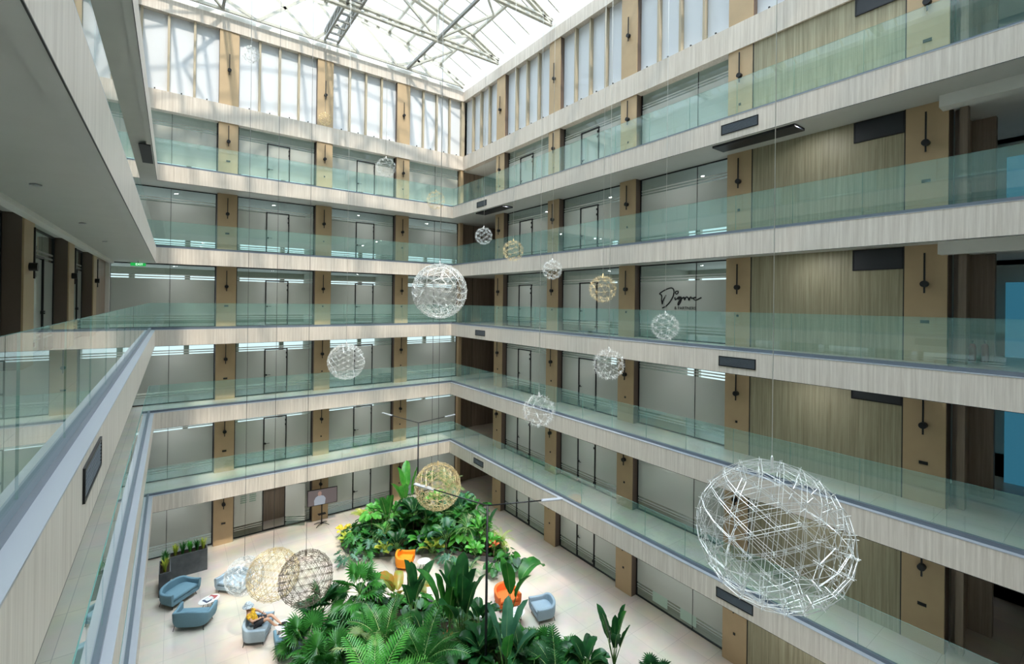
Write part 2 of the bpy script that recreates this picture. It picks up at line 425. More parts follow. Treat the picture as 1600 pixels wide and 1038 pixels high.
ENDB = [((-W-D, BC[2]-.45), None, (-14.4,)), ((BC[2]+.45, BC[1]-.45), (-10.24, -9.1), ()), ((BC[1]+.45, BC[0]-.45), (-5.42, -4.3), ()), ((BC[0]+.45, 1.56), None, (-.2,))]
BN = ['beside the corner post', 'second bay', 'third bay', 'bay at the far end']
def bays(fn, specs, wallname):
    global door0
    for bi, ((a, b), door, js) in enumerate(specs):
        proto = front(fn, a, b, door, CEIL, -1 if fn is fb else 1, js)
        for k in range(6):
            o = proto if k == 0 else copy_tree(proto)
            if k == 0 and fn is fb and bi == 1: door0 = o   # its door stands open, see below
            o.location = (0, 0, H*k)
            o.name = 'window_%d' % (bi+1)
            struct(o, 'frosted striped office glass front, bay %s of the %s %s' % (['one', 'two', 'three', 'four', 'five', 'six'][bi], wallname, LV[k]), 'office window')
bays(fb, ENDB, 'end wall')
LONGB = [((RC[1]+.45, RC[0]-.45), (-5.53, -4.34), ()), ((RC[2]+.45, RC[1]-.45), (-10.5, -9.31), ()), ((RC[3]+.45, RC[2]-.45), None, (-15.62,))]
bays(fr_, LONGB, 'long wall')
CAMB = [((RC[1]+.45, RC[0]-.45), (-5.4, -4.3), ()), ((RC[2]+.45, RC[1]-.45), (-10.5, -9.4), ()), ((RC[3]+.45, RC[2]-.45), (-15.6, -14.4), ()),
        ((RC[4]+.45, RC[3]-.45), (-20.6, -19.4), ())]
bays(fl, CAMB, 'camera side wall')
# walls above/below (solid wall behind everything)
# outer walls with a ribbon of exterior windows on every storey
for nm, (x0, x1, y0, y1), lb in (('wall_back', (XL, XR, YB, YB+.2), 'end'), ('wall_right', (XR, XR+.2, YN, YB+.2), 'long side'), ('wall_left', (XL-.2, XL, YN, YB+.2), 'camera side')):
    w = MB()
    for k in range(6):
        w.box(x0, x1, y0, y1, H*k-.62 if k else 0, H*k+.7)
        w.box(x0, x1, y0, y1, H*k+2.75, H*k+3.08 if k < 5 else 27)
    L = (x1-x0) if lb == 'end' else (y1-y0); n = int(L/2.4)
    for k in range(6):
        for i in range(n+1):
            if lb == 'end': w.box(x0+(L-.25)*i/n, x0+(L-.25)*i/n+.25, y0, y1, H*k+.7, H*k+2.75)
            elif False: pass
            else: w.box(x0, x1, y0+(L-.25)*i/n, y0+(L-.25)*i/n+.25, H*k+.7, H*k+2.75)
    if lb == 'long side': w.box(x0, x1, YN, -22.6, .7, 23)
    struct(w.build(nm, ['room']), 'outer wall with ribbon windows behind the %s offices' % lb, 'wall')
w = MB(); w.box(XL, XR, NEAR-D-.2, NEAR-D, 0, 27)
struct(w.build('wall_front', ['wood']), 'wall along the near end of the atrium', 'wall')
for k in range(6):
    w = MB(); wbox(w, fl, RC[0]+.44, D+.35, H*k, H*k+CEIL, .12, .3); struct(w.build('wall_left', ['bwood']), 'brown timber wall at the end of the camera side walkway %s' % LV[k], 'wall')
    w = MB(); wbox(w, fl, 1.75, 2.2, H*k, H*k+CEIL, -.03, .4); struct(w.build('column', ['white']), 'pale corner post of the camera side walkway %s' % LV[k], 'column')
# party walls at columns so offices are rooms
for u in BC:
    w = MB(); w.box(u-.08, u+.08, D+.42, YB, 0, ZB0); struct(w.build('wall_partition', ['room']), 'partition between end offices', 'wall')
for u in RC:
    w = MB(); w.box(D+.42, XR, u-.08, u+.08, 0, ZB0); struct(w.build('wall_partition', ['room']), 'partition between long side offices', 'wall')
    w = MB(); w.box(XL, -W-D-.42, u-.08, u+.08, 0, ZB0); struct(w.build('wall_partition', ['room']), 'partition between camera side offices', 'wall')
# ceiling over offices at top and roof deck
for nm, (x0, x1, y0, y1) in {'e': (XL, XR, D+.3, YB), 'l': (D+.3, XR, YN, D+.3), 'c': (XL, -W-D-.3, YN, D+.3), 'n': (XL, XR, YN, NEAR-D)}.items():
    w = MB(); w.box(x0, x1, y0, y1, ZB0+.02, ZB0+.25); struct(w.build('ceiling', ['roomwhite']), 'top office ceiling', 'ceiling')
    w = MB(); w.box(x0, x1, y0, y1, ZT1-.05, ZT1+.2); struct(w.build('ceiling', ['white']), 'flat roof deck round the skylight', 'roof')
# bands: above top office and top beam
tn = 40
for fn, a, b in ((fb, -W-D, D-.06), (fr_, NEAR-D, D), (fl, NEAR-D, D), (fn_, -W-D+.05, D-.06)):
    nm = {fb: 'end wall', fr_: 'long wall', fl: 'camera side wall', fn_: 'near wall'}[fn]
    w = MB(); wbox(w, fn, a, b, ZB0, ZB1, -.05, .35); band = w.build('trim_%d' % tn, ['fascia']); struct(band, 'pale streaked band under the clerestory, %s' % nm, 'fascia')
    w = MB(); wbox(w, fn, a, b, ZT0, ZT1, -.05, .35); struct(w.build('trim_%d' % (tn+1), ['fascia']), 'pale beam above the clerestory, %s' % nm, 'beam')
    w = MB(); wbox(w, fn, a, b, ZT1, ZT1+.25, .0 if fn is not fl else -.95, .6); struct(w.build('trim_%d' % (tn+2), ['white']), 'white kerb carrying the skylight, %s' % nm, 'kerb')  # camera side kerb widened inwards to cast the shadow edge on the end wall
    w = MB(); wbox(w, fn, a, b, ZB1, ZT0, .26, .30); struct(w.build('wall_%s' % {fb: 'back', fr_: 'right', fl: 'left', fn_: 'front'}[fn], ['panelwhite']), 'white panels of the clerestory, %s' % nm, 'wall panel')
    tn += 3
    cols = {fb: BC, fr_: RC, fl: RC, fn_: BC}[fn]
    edges = sorted(cols+[D, (-W-D if fn in (fb, fn_) else NEAR-D)], reverse=True)
    for e0, e1 in zip(edges, edges[1:]):
        lo, hi = e1, e0; hi2 = hi-(.43 if hi in cols else 0.05); lo2 = lo+(.43 if lo in cols else 0)
        for q in range(1, 4):
            u = lo2+(hi2-lo2)*q/4
            m = MB(); wbox(m, fn, u-.05, u+.05, ZB1, ZT0, .06, .27); struct(m.build('trim_mullion', ['tan']), None, None)
        for q in range(4):
            u = lo2+(hi2-lo2)*(q+.5)/4
            m = MB(); wbox(m, fn, u-.025, u+.025, ZB1, ZB1+.09, .0, .05); m.build('clip', ['black'], band)
# ------------------------------------------------------------ solid wood bay and its vents on the long wall
for k in range(6):
    z = H*k; zt = z+CEIL
    w = MB(); wbox(w, fr_, RC[4]+.45, RC[3]-.45, z, zt, .02, .25)
    o = w.build('wall_right', ['wood']); struct(o, 'streaked olive timber wall panel %s' % LV[k], 'wall panel')
    w = MB(); wbox(w, fr_, RC[4]+.43, RC[4]+.455, z, zt, .0, .02); wbox(w, fr_, RC[3]-.455, RC[3]-.43, z, zt, .0, .02)
    w.build('edge_strip', ['black'], o)
    v = MB(); wbox(v, fr_, -21.92, -20.82, z+2.5, z+3.03, -.0, .03)
    v.build('vent_recess', ['ventblack'], o)
    v = MB()
    wbox(v, fr_, -21.95, -20.79, z+2.47, z+2.5, -.015, .03); wbox(v, fr_, -21.95, -20.79, z+3.03, z+3.06, -.015, .03)
    wbox(v, fr_, -20.82, -20.79, z+2.5, z+3.03, -.015, .03); wbox(v, fr_, -21.95, -21.92, z+2.5, z+3.03, -.015, .03)
    v.build('vent_frame', ['black'], o)
# grilles in the fascias
def grille(fn0, u0, u1, zc, label, hh=.16):
    o0 = fn0((u0+u1)/2, zc, 0); root = empty('air_grille', o0); tag(root, label, 'air vent')
    fr = MB(); t = .03
    for a, b, c, d in ((u0, u1, zc-hh, zc-hh+t), (u0, u1, zc+hh-t, zc+hh), (u0, u0+t, zc-hh+t, zc+hh-t), (u1-t, u1, zc-hh+t, zc+hh-t)):
        wbox(fr, fn0, a, b, c, d, -.02, .0)
    fr.v = [(x-o0[0], y-o0[1], z_-o0[2]) for x, y, z_ in fr.v]; fr.build('frame', ['black'], root)
    sl = MB(); wbox(sl, fn0, u0+t, u1-t, zc-hh+t, zc+hh-t, -.003, .0, 0)
    n = 7
    for i in range(n):
        zz = zc-hh+t+(2*hh-2*t)*(i+.5)/n; wbox(sl, fn0, u0+t, u1-t, zz-.008, zz+.008, -.015, -.003, 1)
    sl.v = [(x-o0[0], y-o0[1], z_-o0[2]) for x, y, z_ in sl.v]; sl.build('slats', ['ventblack', 'shoe'], root)
fr0 = lambda u, v, w: (w, u, v)
fl0 = lambda u, v, w: (-W-w, u, v)
for k in (1, 3, 5):
    grille(fr0, -18.92, -17.75, H*k-.36, 'long dark air grille in the %s balcony fascia below the timber panels' % LVF[k])
    grille(fr0, -3.95, -2.92, H*k-.36, 'small dark air grille in the %s balcony fascia near the corner' % LVF[k])
    if k == 3: grille(fl0, -20.3, -19.1, H*k-.25, 'dark air grille in the nearby fascia just below the camera')
# ceiling slots
for k, (y0, y1) in ((5, (-19.75, -17.2)), (5, (-4.95, -2.1))):
    s = MB(); s.box(.42, 1.1, y0, y1, H*k-.70, H*k-.62); o = s.build('air_grille', ['ventblack', 'shoe'])
    tag(o, 'dark slot vent under the highest balcony, %s' % ('by the timber panels' if y0 < -10 else 'near the corner'), 'air vent')
s = MB(); s.box(-15.28, -14.95, -5.8, -3.1, H*5-.745, H*5-.722); o = s.build('air_grille', ['ventblack'])
tag(o, 'dark slot vent under the highest balcony edge above the camera walkway', 'air vent')

# ------------------------------------------------------------ far corner recess (lift lobby)
for k in range(6):
    z = H*k; zt = z+CEIL
    w = MB(); w.box(1.56, 1.80, 1.75, 2.2, z, zt, 0); struct(w.build('column', ['bronze']), 'narrow bronze post at the corner recess %s' % LV[k], 'column')
    w = MB(); w.box(1.80, 5.0, 2.2, 2.35, z, zt, 0); o = w.build('wall_back', ['bwood']); struct(o, 'brown timber wall of the corner recess %s' % LV[k], 'wall')
    w = MB(); w.box(1.82, 1.86, 2.185, 2.2, z, zt); w.box(2.9, 2.92, 2.19, 2.2, z, zt); w.build('joint_strip', ['black'], o)
    w = MB(); w.box(5.0, 5.15, -2.6, 2.35, z, zt); struct(w.build('wall_right', ['bwood']), 'end of the corner recess %s' % LV[k], 'wall')
    w = MB(); w.box(4.93, 5.0, .55, 1.65, z, z+2.35); d = w.build('door_1', ['dark']); struct(d, 'dark door in the corner recess %s' % LV[k], 'door')
    w = MB(); w.box(4.86, 4.93, .62, .68, z+1.0, z+1.12); w.build('handle', ['black'], d)
    w = MB(); w.box(2.2, 5.0, -2.75, -2.6, z, zt); struct(w.build('wall_partition', ['bwood']), 'side of the corner recess %s' % LV[k], 'wall')
# ------------------------------------------------------------ lobby beyond the last column of the long wall
for k in range(6):
    z = H*k; zt = z+CEIL
    w = MB(); w.box(2.05, 2.3, -23.13, -22.98, z, zt); struct(w.build('column', ['bwood']), 'pale pilaster beyond the last column %s' % LV[k], 'column')
    w = MB(); w.box(2.3, 3.6, -22.95, -22.85, z, zt); struct(w.build('wall_partition', ['bwood']), 'dark side wall of the lift lobby %s' % LV[k], 'wall')
    w = MB(); w.box(3.6, 3.8, -23.42, -22.85, z, zt); struct(w.build('wall_right', ['bwood']), 'timber pier in the lift lobby %s' % LV[k], 'wall')
    w = MB(); w.box(1.35, 1.75, NEAR, -22.72, zt-.30, zt); struct(w.build('trim_beam', ['white']), 'white boxed beam over the lift lobby %s' % LV[k], 'beam')
    w = MB(); w.box(1.75, XR, YN, -22.83, zt-.18, zt); struct(w.build('ceiling', ['white']), 'dropped ceiling of the lift lobby %s' % LV[k], 'ceiling')
    if k in (2, 3, 4):
        w = MB(); w.box(5.7, 5.78, -23.9, -23.35, z, z+2.2); struct(w.build('door_2', ['blueglow']), 'blue doorway with painted daylight glow deep in the lift lobby %s' % LV[k], 'door')
    hd = MB(); hd.box(2.295, 2.34, -23.16, -23.12, z+.9, z+1.6)
# ceiling fittings on the camera side walkway
lampn = 0
for (yy, r) in ((-21.0, .07), (-16.4, .07), (-12.1, .06), (-8.0, .06)):
    for k in (4,):
        s = MB(); s.lathe([(r, 0), (r, .02), (r*.7, .025), (r*.65, .01)], 16); o = s.build('downlight', ['cap'], loc=(-15.9, yy, H*k-.62-.026))
        tag(o, 'small round downlight in the walkway ceiling beside the camera, %s from the end wall' % ['fourth', 'third', 'second', 'first'][lampn], 'downlight', 'walkway downlights'); lampn += 1
s = MB()
for fn, a, b in ((fl, NEAR, D),):
    pass
# cornice strips at the wall heads of the camera walkway
w = MB(); w.box(-W-D, -W-D+.18, NEAR, D, H*4-.72, H*4-.62); struct(w.build('trim_cornice', ['white']), 'white cornice along the walkway ceiling', 'cornice')
# EXIT sign
e = empty('exit_sign', (-15.55, .6, H*4-.78)); tag(e, 'green EXIT sign hanging at the end of the camera side walkway', 'sign')
b = MB(); b.box(-.27, .27, -.02, .02, -.07, .07); b.build('sign_box', ['exit'], e)
b = MB(); b.box(-.01, .01, -.01, .01, .07, .16); b.build('hanger', ['black'], e)
def text(s, size, mat, parent, loc, rot, name='lettering', ext=.002, align='CENTER'):
    cu = bpy.data.curves.new(name, 'FONT'); cu.body = s; cu.size = size; cu.extrude = ext; cu.align_x = align; cu.align_y = 'CENTER'
    t = bpy.data.objects.new(name, cu); C.objects.link(t); bpy.context.view_layer.update()
    me = bpy.data.meshes.new_from_object(t.evaluated_get(bpy.context.evaluated_depsgraph_get())); bpy.data.objects.remove(t)
    me.materials.clear(); me.materials.append(M[mat]); o = bpy.data.objects.new(name, me); C.objects.link(o); o.parent = parent; o.location = loc; o.rotation_euler = rot
    return o
text('EXIT', .13, 'exitwhite', e, (0.04, -.023, 0), (R(90), 0, 0))

# the ground floor door of the second bay stands open into the lobby
for c in list(C.objects):
    if c.parent == door0 and c.name.startswith('door_leaf'):
        c.location = (0, 0, 0)
        Rz = Matrix.Rotation(R(150), 4, 'Z'); piv = Vector((-9.12, D+.26, 0))
        c.matrix_local = Matrix.Translation(piv) @ Rz @ Matrix.Translation(-piv)
w = MB(); w.box(-11.5, -8.9, 3.3, 3.4, 0, CEIL); struct(w.build('wall_partition', ['bwood']), 'brown wall inside the open ground floor office', 'wall')
# ------------------------------------------------------------ lettering on the glass
def stroke(pts, r, mat, parent, fn, name='lettering'):
    m = MB(); m.tube([fn(*p) for p in pts], r, 6); return m
sg = empty('company_sign', (2.06, -14.9, 11.1+1.6)); tag(sg, 'black handwritten company name on the frosted office front, third balcony of the long wall', 'sign')
def sgp(a, b): return (0, a, b)     # a along the wall, b height
L = [[(0.79, -0.171), (0.823, 0.019), (0.814, 0.122), (0.846, 0.209), (0.928, 0.253), (0.787, 0.347), (0.608, 0.431), (0.411, 0.487), (0.304, 0.469), (0.255, 0.392), (0.253, 0.274), (0.29, 0.139), (0.385, -0.014), (0.482, -0.134), (0.619, -0.255), (0.698, -0.291), (0.788, -0.327)], [(0.79, -0.171), (0.742, -0.016), (0.673, 0.105), (0.615, 0.199)], [(0.101, 0.356), (0.167, 0.34), (0.18, 0.29), (0.137, 0.239), (0.071, 0.264), (0.053, 0.339), (0.101, 0.356)], [(0.203, 0.113), (0.182, 0.012), (0.106, 0.055), (0.022, 0.122), (-0.054, 0.113), (-0.017, 0.055), (0.059, 0.038), (0.04, 0.08), (-0.072, 0.121), (-0.092, 0.038), (-0.037, -0.095), (0.037, -0.196), (0.06, -0.146), (-0.018, -0.012), (-0.129, 0.072)], [(-0.129, 0.072), (-0.212, 0.113), (-0.232, 0.006), (-0.286, 0.105), (-0.369, 0.113), (-0.428, -0.002), (-0.469, 0.097), (-0.514, 0.121), (-0.541, 0.072), (-0.604, 0.08), (-0.728, 0.105), (-0.648, 0.097), (-0.604, 0.064), (-0.676, 0.007), (-0.747, 0.008), (-0.843, 0.048), (-0.947, 0.097)]]
m = MB()
for st in L:
    pp = [Vector(sgp(*q)) for q in st]; out = []
    for i in range(len(pp)-1):
        a = pp[max(i-1, 0)]; b = pp[i]; c = pp[i+1]; d = pp[min(i+2, len(pp)-1)]
        for t in (0, .25, .5, .75):
            out.append(.5*((2*b)+(c-a)*t+(2*a-5*b+4*c-d)*t*t+(3*b-a-3*c+d)*t**3))
    out.append(pp[-1]); m.tube(out, .026, 5)
m.build('lettering', ['black'], sg)
text('& PARTNERS', .17, 'black', sg, (0, -0.255, -0.324), (R(90), 0, R(-90)))
# ground floor glass notice
ns = empty('window_notice', (-11.0, D+.30, 2.0)); tag(ns, 'lettered notice on the ground floor glass beside the open office door', 'sign')
M['greenink'] = plain('green_lettering', (0.12, 0.30, 0.20), 0.5)
m = MB(); rg = random.Random(4); x = -.62                      # too small to read in the photo: rows of fine strokes
while x < .62:
    q = rg.uniform(.05, .09); m.box(x, x+q*.35, -.002, .002, .38, .50); m.box(x, x+q*.8, -.002, .002, .38+.1*rg.random(), .40+.1*rg.random()); x += q
m.build('heading', ['black'], ns)
m = MB()
for r_ in range(5):
    for c_ in (-.28, .14):
        x = c_
        while x < c_+.3:
            q = rg.uniform(.02, .05); m.box(x, x+q*.7, -.002, .002, .20-.11*r_, .245-.11*r_); x += q
m.build('small_print', ['greenink'], ns)

# ------------------------------------------------------------ wire globe lamps
def ico(sub):
    bm = bmesh.new(); bmesh.ops.create_icosphere(bm, subdivisions=sub, radius=1)
    v = [x.co.copy().normalized() for x in bm.verts]; e = [(a.verts[0].index, a.verts[1].index) for a in bm.edges]; bm.free(); return v, e
def rod(m, a, b, r, mi=0):
    d = (b-a).normalized(); p = d.cross(Vector((.3, .2, 1))).normalized(); q = d.cross(p); b0 = len(m.v)
    for c in (a, b):
        for k in range(3):
            t = 2*math.pi*k/3; m.v.append(tuple(c+r*(math.cos(t)*p+math.sin(t)*q)))
    for k in range(3): m.face([b0+k, b0+(k+1) % 3, b0+3+(k+1) % 3, b0+3+k], mi)
def globe(loc, dia, mat, label, sub=3, rot=0.0, ctop=27.1, star=False, rr_=None, cable='cable'):
    root = empty('wire_globe_lamp', loc); tag(root, label, 'hanging lamp', 'wire globe lamps')
    Rd = dia/2; v, e = ico(sub); rm = Euler((rot*1.7, rot, rot*.6)).to_matrix(); v = [rm @ x for x in v]
    r = rr_ or (.0021 if dia > 1.9 else .0026)*max(dia, 1.0)
    o = MB()
    for a, b in e:
        A, B = v[a], v[b]
        # a doubled rod: outer shell and inner shell, pinched at the nodes
        off = (A.cross(B)).normalized()*(.016*dia)
        if not star:
            rod(o, A*Rd+off*.7, B*Rd+off*.7, r); rod(o, A*Rd*.955-off*.7, B*Rd*.955-off*.7, r)
        else:
            mid = (A+B).normalized()
            rod(o, A*Rd*.80, (A*.62+B*.38).normalized()*Rd, r); rod(o, B*Rd*.80, (B*.62+A*.38).normalized()*Rd, r)
            rod(o, A*Rd*.93, B*Rd*.93, r*.8)
    for A in v:
        rod(o, A*Rd*.86, A*Rd*1.03, r*1.4)
    for A in v:
        q = A*Rd*.985; s_ = r*2.8; b0 = len(o.v)
        for d in ((s_, 0, 0), (-s_, 0, 0), (0, s_, 0), (0, -s_, 0), (0, 0, s_), (0, 0, -s_)): o.v.append(tuple(q+Vector(d)))
        for t in ((0, 2, 4), (2, 1, 4), (1, 3, 4), (3, 0, 4), (2, 0, 5), (1, 2, 5), (3, 1, 5), (0, 3, 5)): o.face([b0+i for i in t], 1)
    o.build('wire_shell', [mat, 'bulb' if mat != 'backlit_rod' else mat], root, recalc=False)
    c = MB(); c.tube([(0, 0, Rd), (0, 0, ctop-loc[2])], .0055 if cable == 'cable' else .007, 5)
    c.build('cable', [cable], root)
    c = MB(); c.lathe([(.018, Rd*.86), (.02, Rd*.9), (.02, Rd*1.06), (.008, Rd*1.1)], 8); c.build('ceiling_mount', [mat], root)
    return root
M['bulb'] = plain('small_white_bulb', (0.9, 0.9, 0.88), 0.3)
GL = [((-7.3, -22.73, 9.31), 1.99, 'silver', 'biggest silver wire globe lamp, close in front of the long wall balconies', 3, .31, False),
      ((-7.86, -13.55, 12.84), 1.63, 'silver', 'large silver wire globe lamp hanging at third balcony height before the corner', 3, .8, False),
      ((-9.26, -9.2, 10.36), 1.27, 'silver', 'mid sized silver wire globe lamp before the end wall offices of the second balcony', 3, 1.2, False),
      ((-4.43, -6.44, 17.22), .89, 'gold', 'small gold wire globe lamp before the corner of the highest balcony', 2, .4, True),
      ((-5.7, -12.57, 14.78), .61, 'silver', 'small silver wire globe lamp before the corner recess of the fourth balcony', 2, .9, True),
      ((-2.99, -10.59, 14.64), .89, 'gold', 'small gold wire globe lamp between two small silver ones, at fourth balcony floor height', 2, 1.4, True),
      ((-5.1, -15.43, 13.52), .61, 'silver', 'small silver wire globe lamp just beside the gold one at third balcony height', 2, .2, True),
      ((-3.24, -15.73, 12.99), .89, 'gold', 'bright gold wire globe lamp before the third balcony offices beside the lettered glass', 2, .55, True),
      ((-1.63, -16.89, 11.82), .89, 'silver', 'small silver wire globe lamp directly under the handwritten company name', 2, 1.1, True),
      ((-4.41, -17.06, 10.84), .89, 'silver', 'small silver wire globe lamp hanging before a column of the second balcony', 2, 1.9, True),
      ((-6.29, -16.31, 9.65), .89, 'silver', 'small silver wire globe lamp in front of the second balcony fascia of the long wall', 2, 2.3, True),
      ((-6.59, -11.14, 5.99), 1.63, 'gold', 'large gold brown wire globe lamp hanging above the planting bed by the corner', 3, .65, False),
      ((-10.73, -10.18, 3.68), 1.63, 'backlit_rod', 'large wire globe lamp painted dark as if backlit, hanging low over the lobby floor', 3, 1.6, False),
      ((-11.43, -8.71, 3.31), 1.63, 'gold', 'large gold wire globe lamp low over the floor between a dark and a silver globe', 3, 2.1, False),
      ((-12.1, -7.13, 2.72), 1.27, 'silver', 'mid sized silver wire globe lamp low over the blue lounge chairs', 3, 2.6, False),
      ((-6.82, -6.39, 18.32), .89, 'silver', 'small silver wire globe lamp before the top balcony of the end wall', 2, 2.9, True),
      ((-12.05, -6.52, 21.51), .61, 'silver', 'small pale wire globe lamp hanging high before the white clerestory panels', 2, .1, True),
      ((-10.19, -9.61, 18.62), .43, 'gold', 'tiny gold wire globe lamp high before a bronze column of the clerestory', 2, .33, True)]
for (p, d, mt, lb, sb, rt, st) in GL:
    globe(p, d, mt, lb, sb, rt, 29.1-abs(p[0]+7.4)*.22, st, None, 'cabled' if p[2] < 8 else 'cable')

# ------------------------------------------------------------ skylight
CX = -7.45
def arch(x):
    a = abs(x-CX); pts = [(0, 29.3), (1.5, 29.2), (3.8, 28.85), (5.0, 28.55), (6.1, 28.28), (7.3, 27.95), (9.1, 27.1)]
    for (a0, z0), (a1, z1) in zip(pts, pts[1:]):
        if a <= a1: return z0+(z1-z0)*(a-a0)/(a1-a0)
    return 27.1
def beam(m, a, b, w, h, mi=0):
    a = Vector(a); b = Vector(b); d = (b-a).normalized(); s = d.cross(Vector((0, 0, 1)))
    if s.length < 1e-3: s = Vector((1, 0, 0))
    s.normalize(); u = s.cross(d); b0 = len(m.v)
    for c in (a, b):
        for (i, j) in ((-1, -1), (1, -1), (1, 1), (-1, 1)): m.v.append(tuple(c+s*(w/2*i)+u*(h/2*j)))
    for q in ((0, 1, 2, 3), (7, 6, 5, 4), (0, 4, 5, 1), (1, 5, 6, 2), (2, 6, 7, 3), (3, 7, 4, 0)): m.face([b0+i for i in q], mi)
def castellated(m, a, b, h=.26, step=.62):
    """twin flanges with short webs between slots"""
    a = Vector(a); b = Vector(b); d = (b-a); L = d.length; d.normalize(); s = d.cross(Vector((0, 0, 1))).normalized(); u = s.cross(d)
    beam(m, a+u*h/2, b+u*h/2, .18, .10); beam(m, a-u*h/2, b-u*h/2, .18, .10)
    n = max(1, int(L/step))
    for i in range(n+1):
        p = a+d*(L*i/n); q0 = max(0, L*i/n-.1); q1 = min(L, L*i/n+.1)
        if q1 > q0: beam(m, a+d*q0, a+d*q1, .05, h)
TY = [1.5, -2.6, -7.5, -12.4, -17.3, -22.2, -27.6]
ND = [1.6, -.2, -1.4, -2.5, -3.7, -5.9, -7.45]
ND = ND+[2*CX-x for x in reversed(ND[:-1])]
for i, y in enumerate(TY):
    root = empty('roof_truss', (CX, y, 27.0)); tag(root, None); struct(root, 'cream steel roof truss')
    m = MB()
    for a, b in zip(ND, ND[1:]): castellated(m, (a-CX, 0, arch(a)-27), (b-CX, 0, arch(b)-27))
    m.build('top_chord', ['steel'], root)
    m = MB(); castellated(m, (1.6-CX, 0, .12), (2*CX-1.6-CX, 0, .12)) if i else beam(m, (1.6-CX, 0, .1), (2*CX-1.6-CX, 0, .1), .12, .14)
    m.build('bottom_chord', ['steel'], root)
    m = MB()
    if i == 0:
        xs = [(1.6, -3.0), (-.9, -3.0), (-3.2, -.9), (-3.2, -5.6), (-5.6, -8), (-8, -5.8), (-8.2, -10.5), (-10.8, -8.4), (-11, -13.8), (-13.5, -11.4)]
        for xb, xt in xs[1:]: beam(m, (xb-CX, 0, .1), (xt-CX, 0, arch(xt)-27), .15, .15)
    else:
        for xb, xt in ((-2.5, -2.5), (-2.5, -5.2), (-7.45, -5.2), (-7.45, -7.45), (-7.45, -9.7), (-12.4, -9.7), (-12.4, -12.4), (-2.5, -.4), (-12.4, -14.5)):
            beam(m, (xb-CX, 0, .1), (xt-CX, 0, arch(xt)-27), .13, .13)
    m.build('web', ['steel'], root)
for x in ND[1:-1]:
    m = MB(); beam(m, (x, 1.6, arch(x)+.2), (x, -28, arch(x)+.2), .14, .14); struct(m.build('roof_purlin', ['steel']), 'grey purlin under the roof glass')
for x in (-2.5, -12.4):
    m = MB(); beam(m, (x, 1.6, 27.12), (x, -28, 27.12), .13, .15); struct(m.build('roof_tie', ['steel2']), 'long tie beam of the skylight')
# the central lattice girder with its access ladder
m = MB()
for dx, dz in ((-.35, 0), (.35, 0), (-.35, .5), (.35, .5)): m_a = (CX+dx+.3, 1.4, 27.2+dz); beam(m, m_a, (CX+dx+.3, -27.8, 27.2+dz), .11, .11)
for i in range(42):
    y = 1.2-i*.7; q = .35 if i % 2 else -.35
    beam(m, (CX+.3-.35, y, 27.2), (CX+.3+.35, y, 27.2), .09, .09)
    beam(m, (CX+.3-.35, y, 27.2), (CX+.3-.35, y-.7, 27.7), .08, .08); beam(m, (CX+.3+.35, y, 27.2), (CX+.3+.35, y-.7, 27.7), .08, .08)
struct(m.build('roof_girder', ['steel2']), 'grey lattice girder along the ridge of the skylight')
# diagonal wind braces
for y0, y1 in zip(TY, TY[1:]):
    m = MB(); beam(m, (-2.5, y0, 27.12), (-.4, (y0+y1)/2, arch(-.4)), .11, .11); beam(m, (-.4, (y0+y1)/2, arch(-.4)), (-2.5, y1, 27.12), .11, .11)
    beam(m, (-12.4, y0, 27.12), (-14.5, (y0+y1)/2, arch(-14.5)), .11, .11); beam(m, (-14.5, (y0+y1)/2, arch(-14.5)), (-12.4, y1, 27.12), .11, .11)
    struct(m.build('roof_brace', ['steel']), 'wind brace of the skylight')
# glazing bars and panes
for a, b in zip(ND, ND[1:]):
    m = MB(); A = Vector((a, 0, arch(a)+.29)); B = Vector((b, 0, arch(b)+.29)); b0 = len(m.v)
    m.v += [(A.x, 1.75, A.z), (B.x, 1.75, B.z), (B.x, -28.05, B.z), (A.x, -28.05, A.z)]; m.face([0, 1, 2, 3])
    m.v += [(x, y, z+.02) for x, y, z in m.v]; m.face([7, 6, 5, 4]); m.face([0, 4, 5, 1]); m.face([2, 6, 7, 3])
    struct(m.build('window_roof', ['roofglass']), 'strip of skylight glass')
    m = MB()
    y = 1.7
    while y > -28:
        beam(m, (A.x, y, A.z-.03), (B.x, y, B.z-.03), .06, .07); y -= 1.225
    struct(m.build('glazing_bar', ['steel']), 'glazing bars of the skylight')
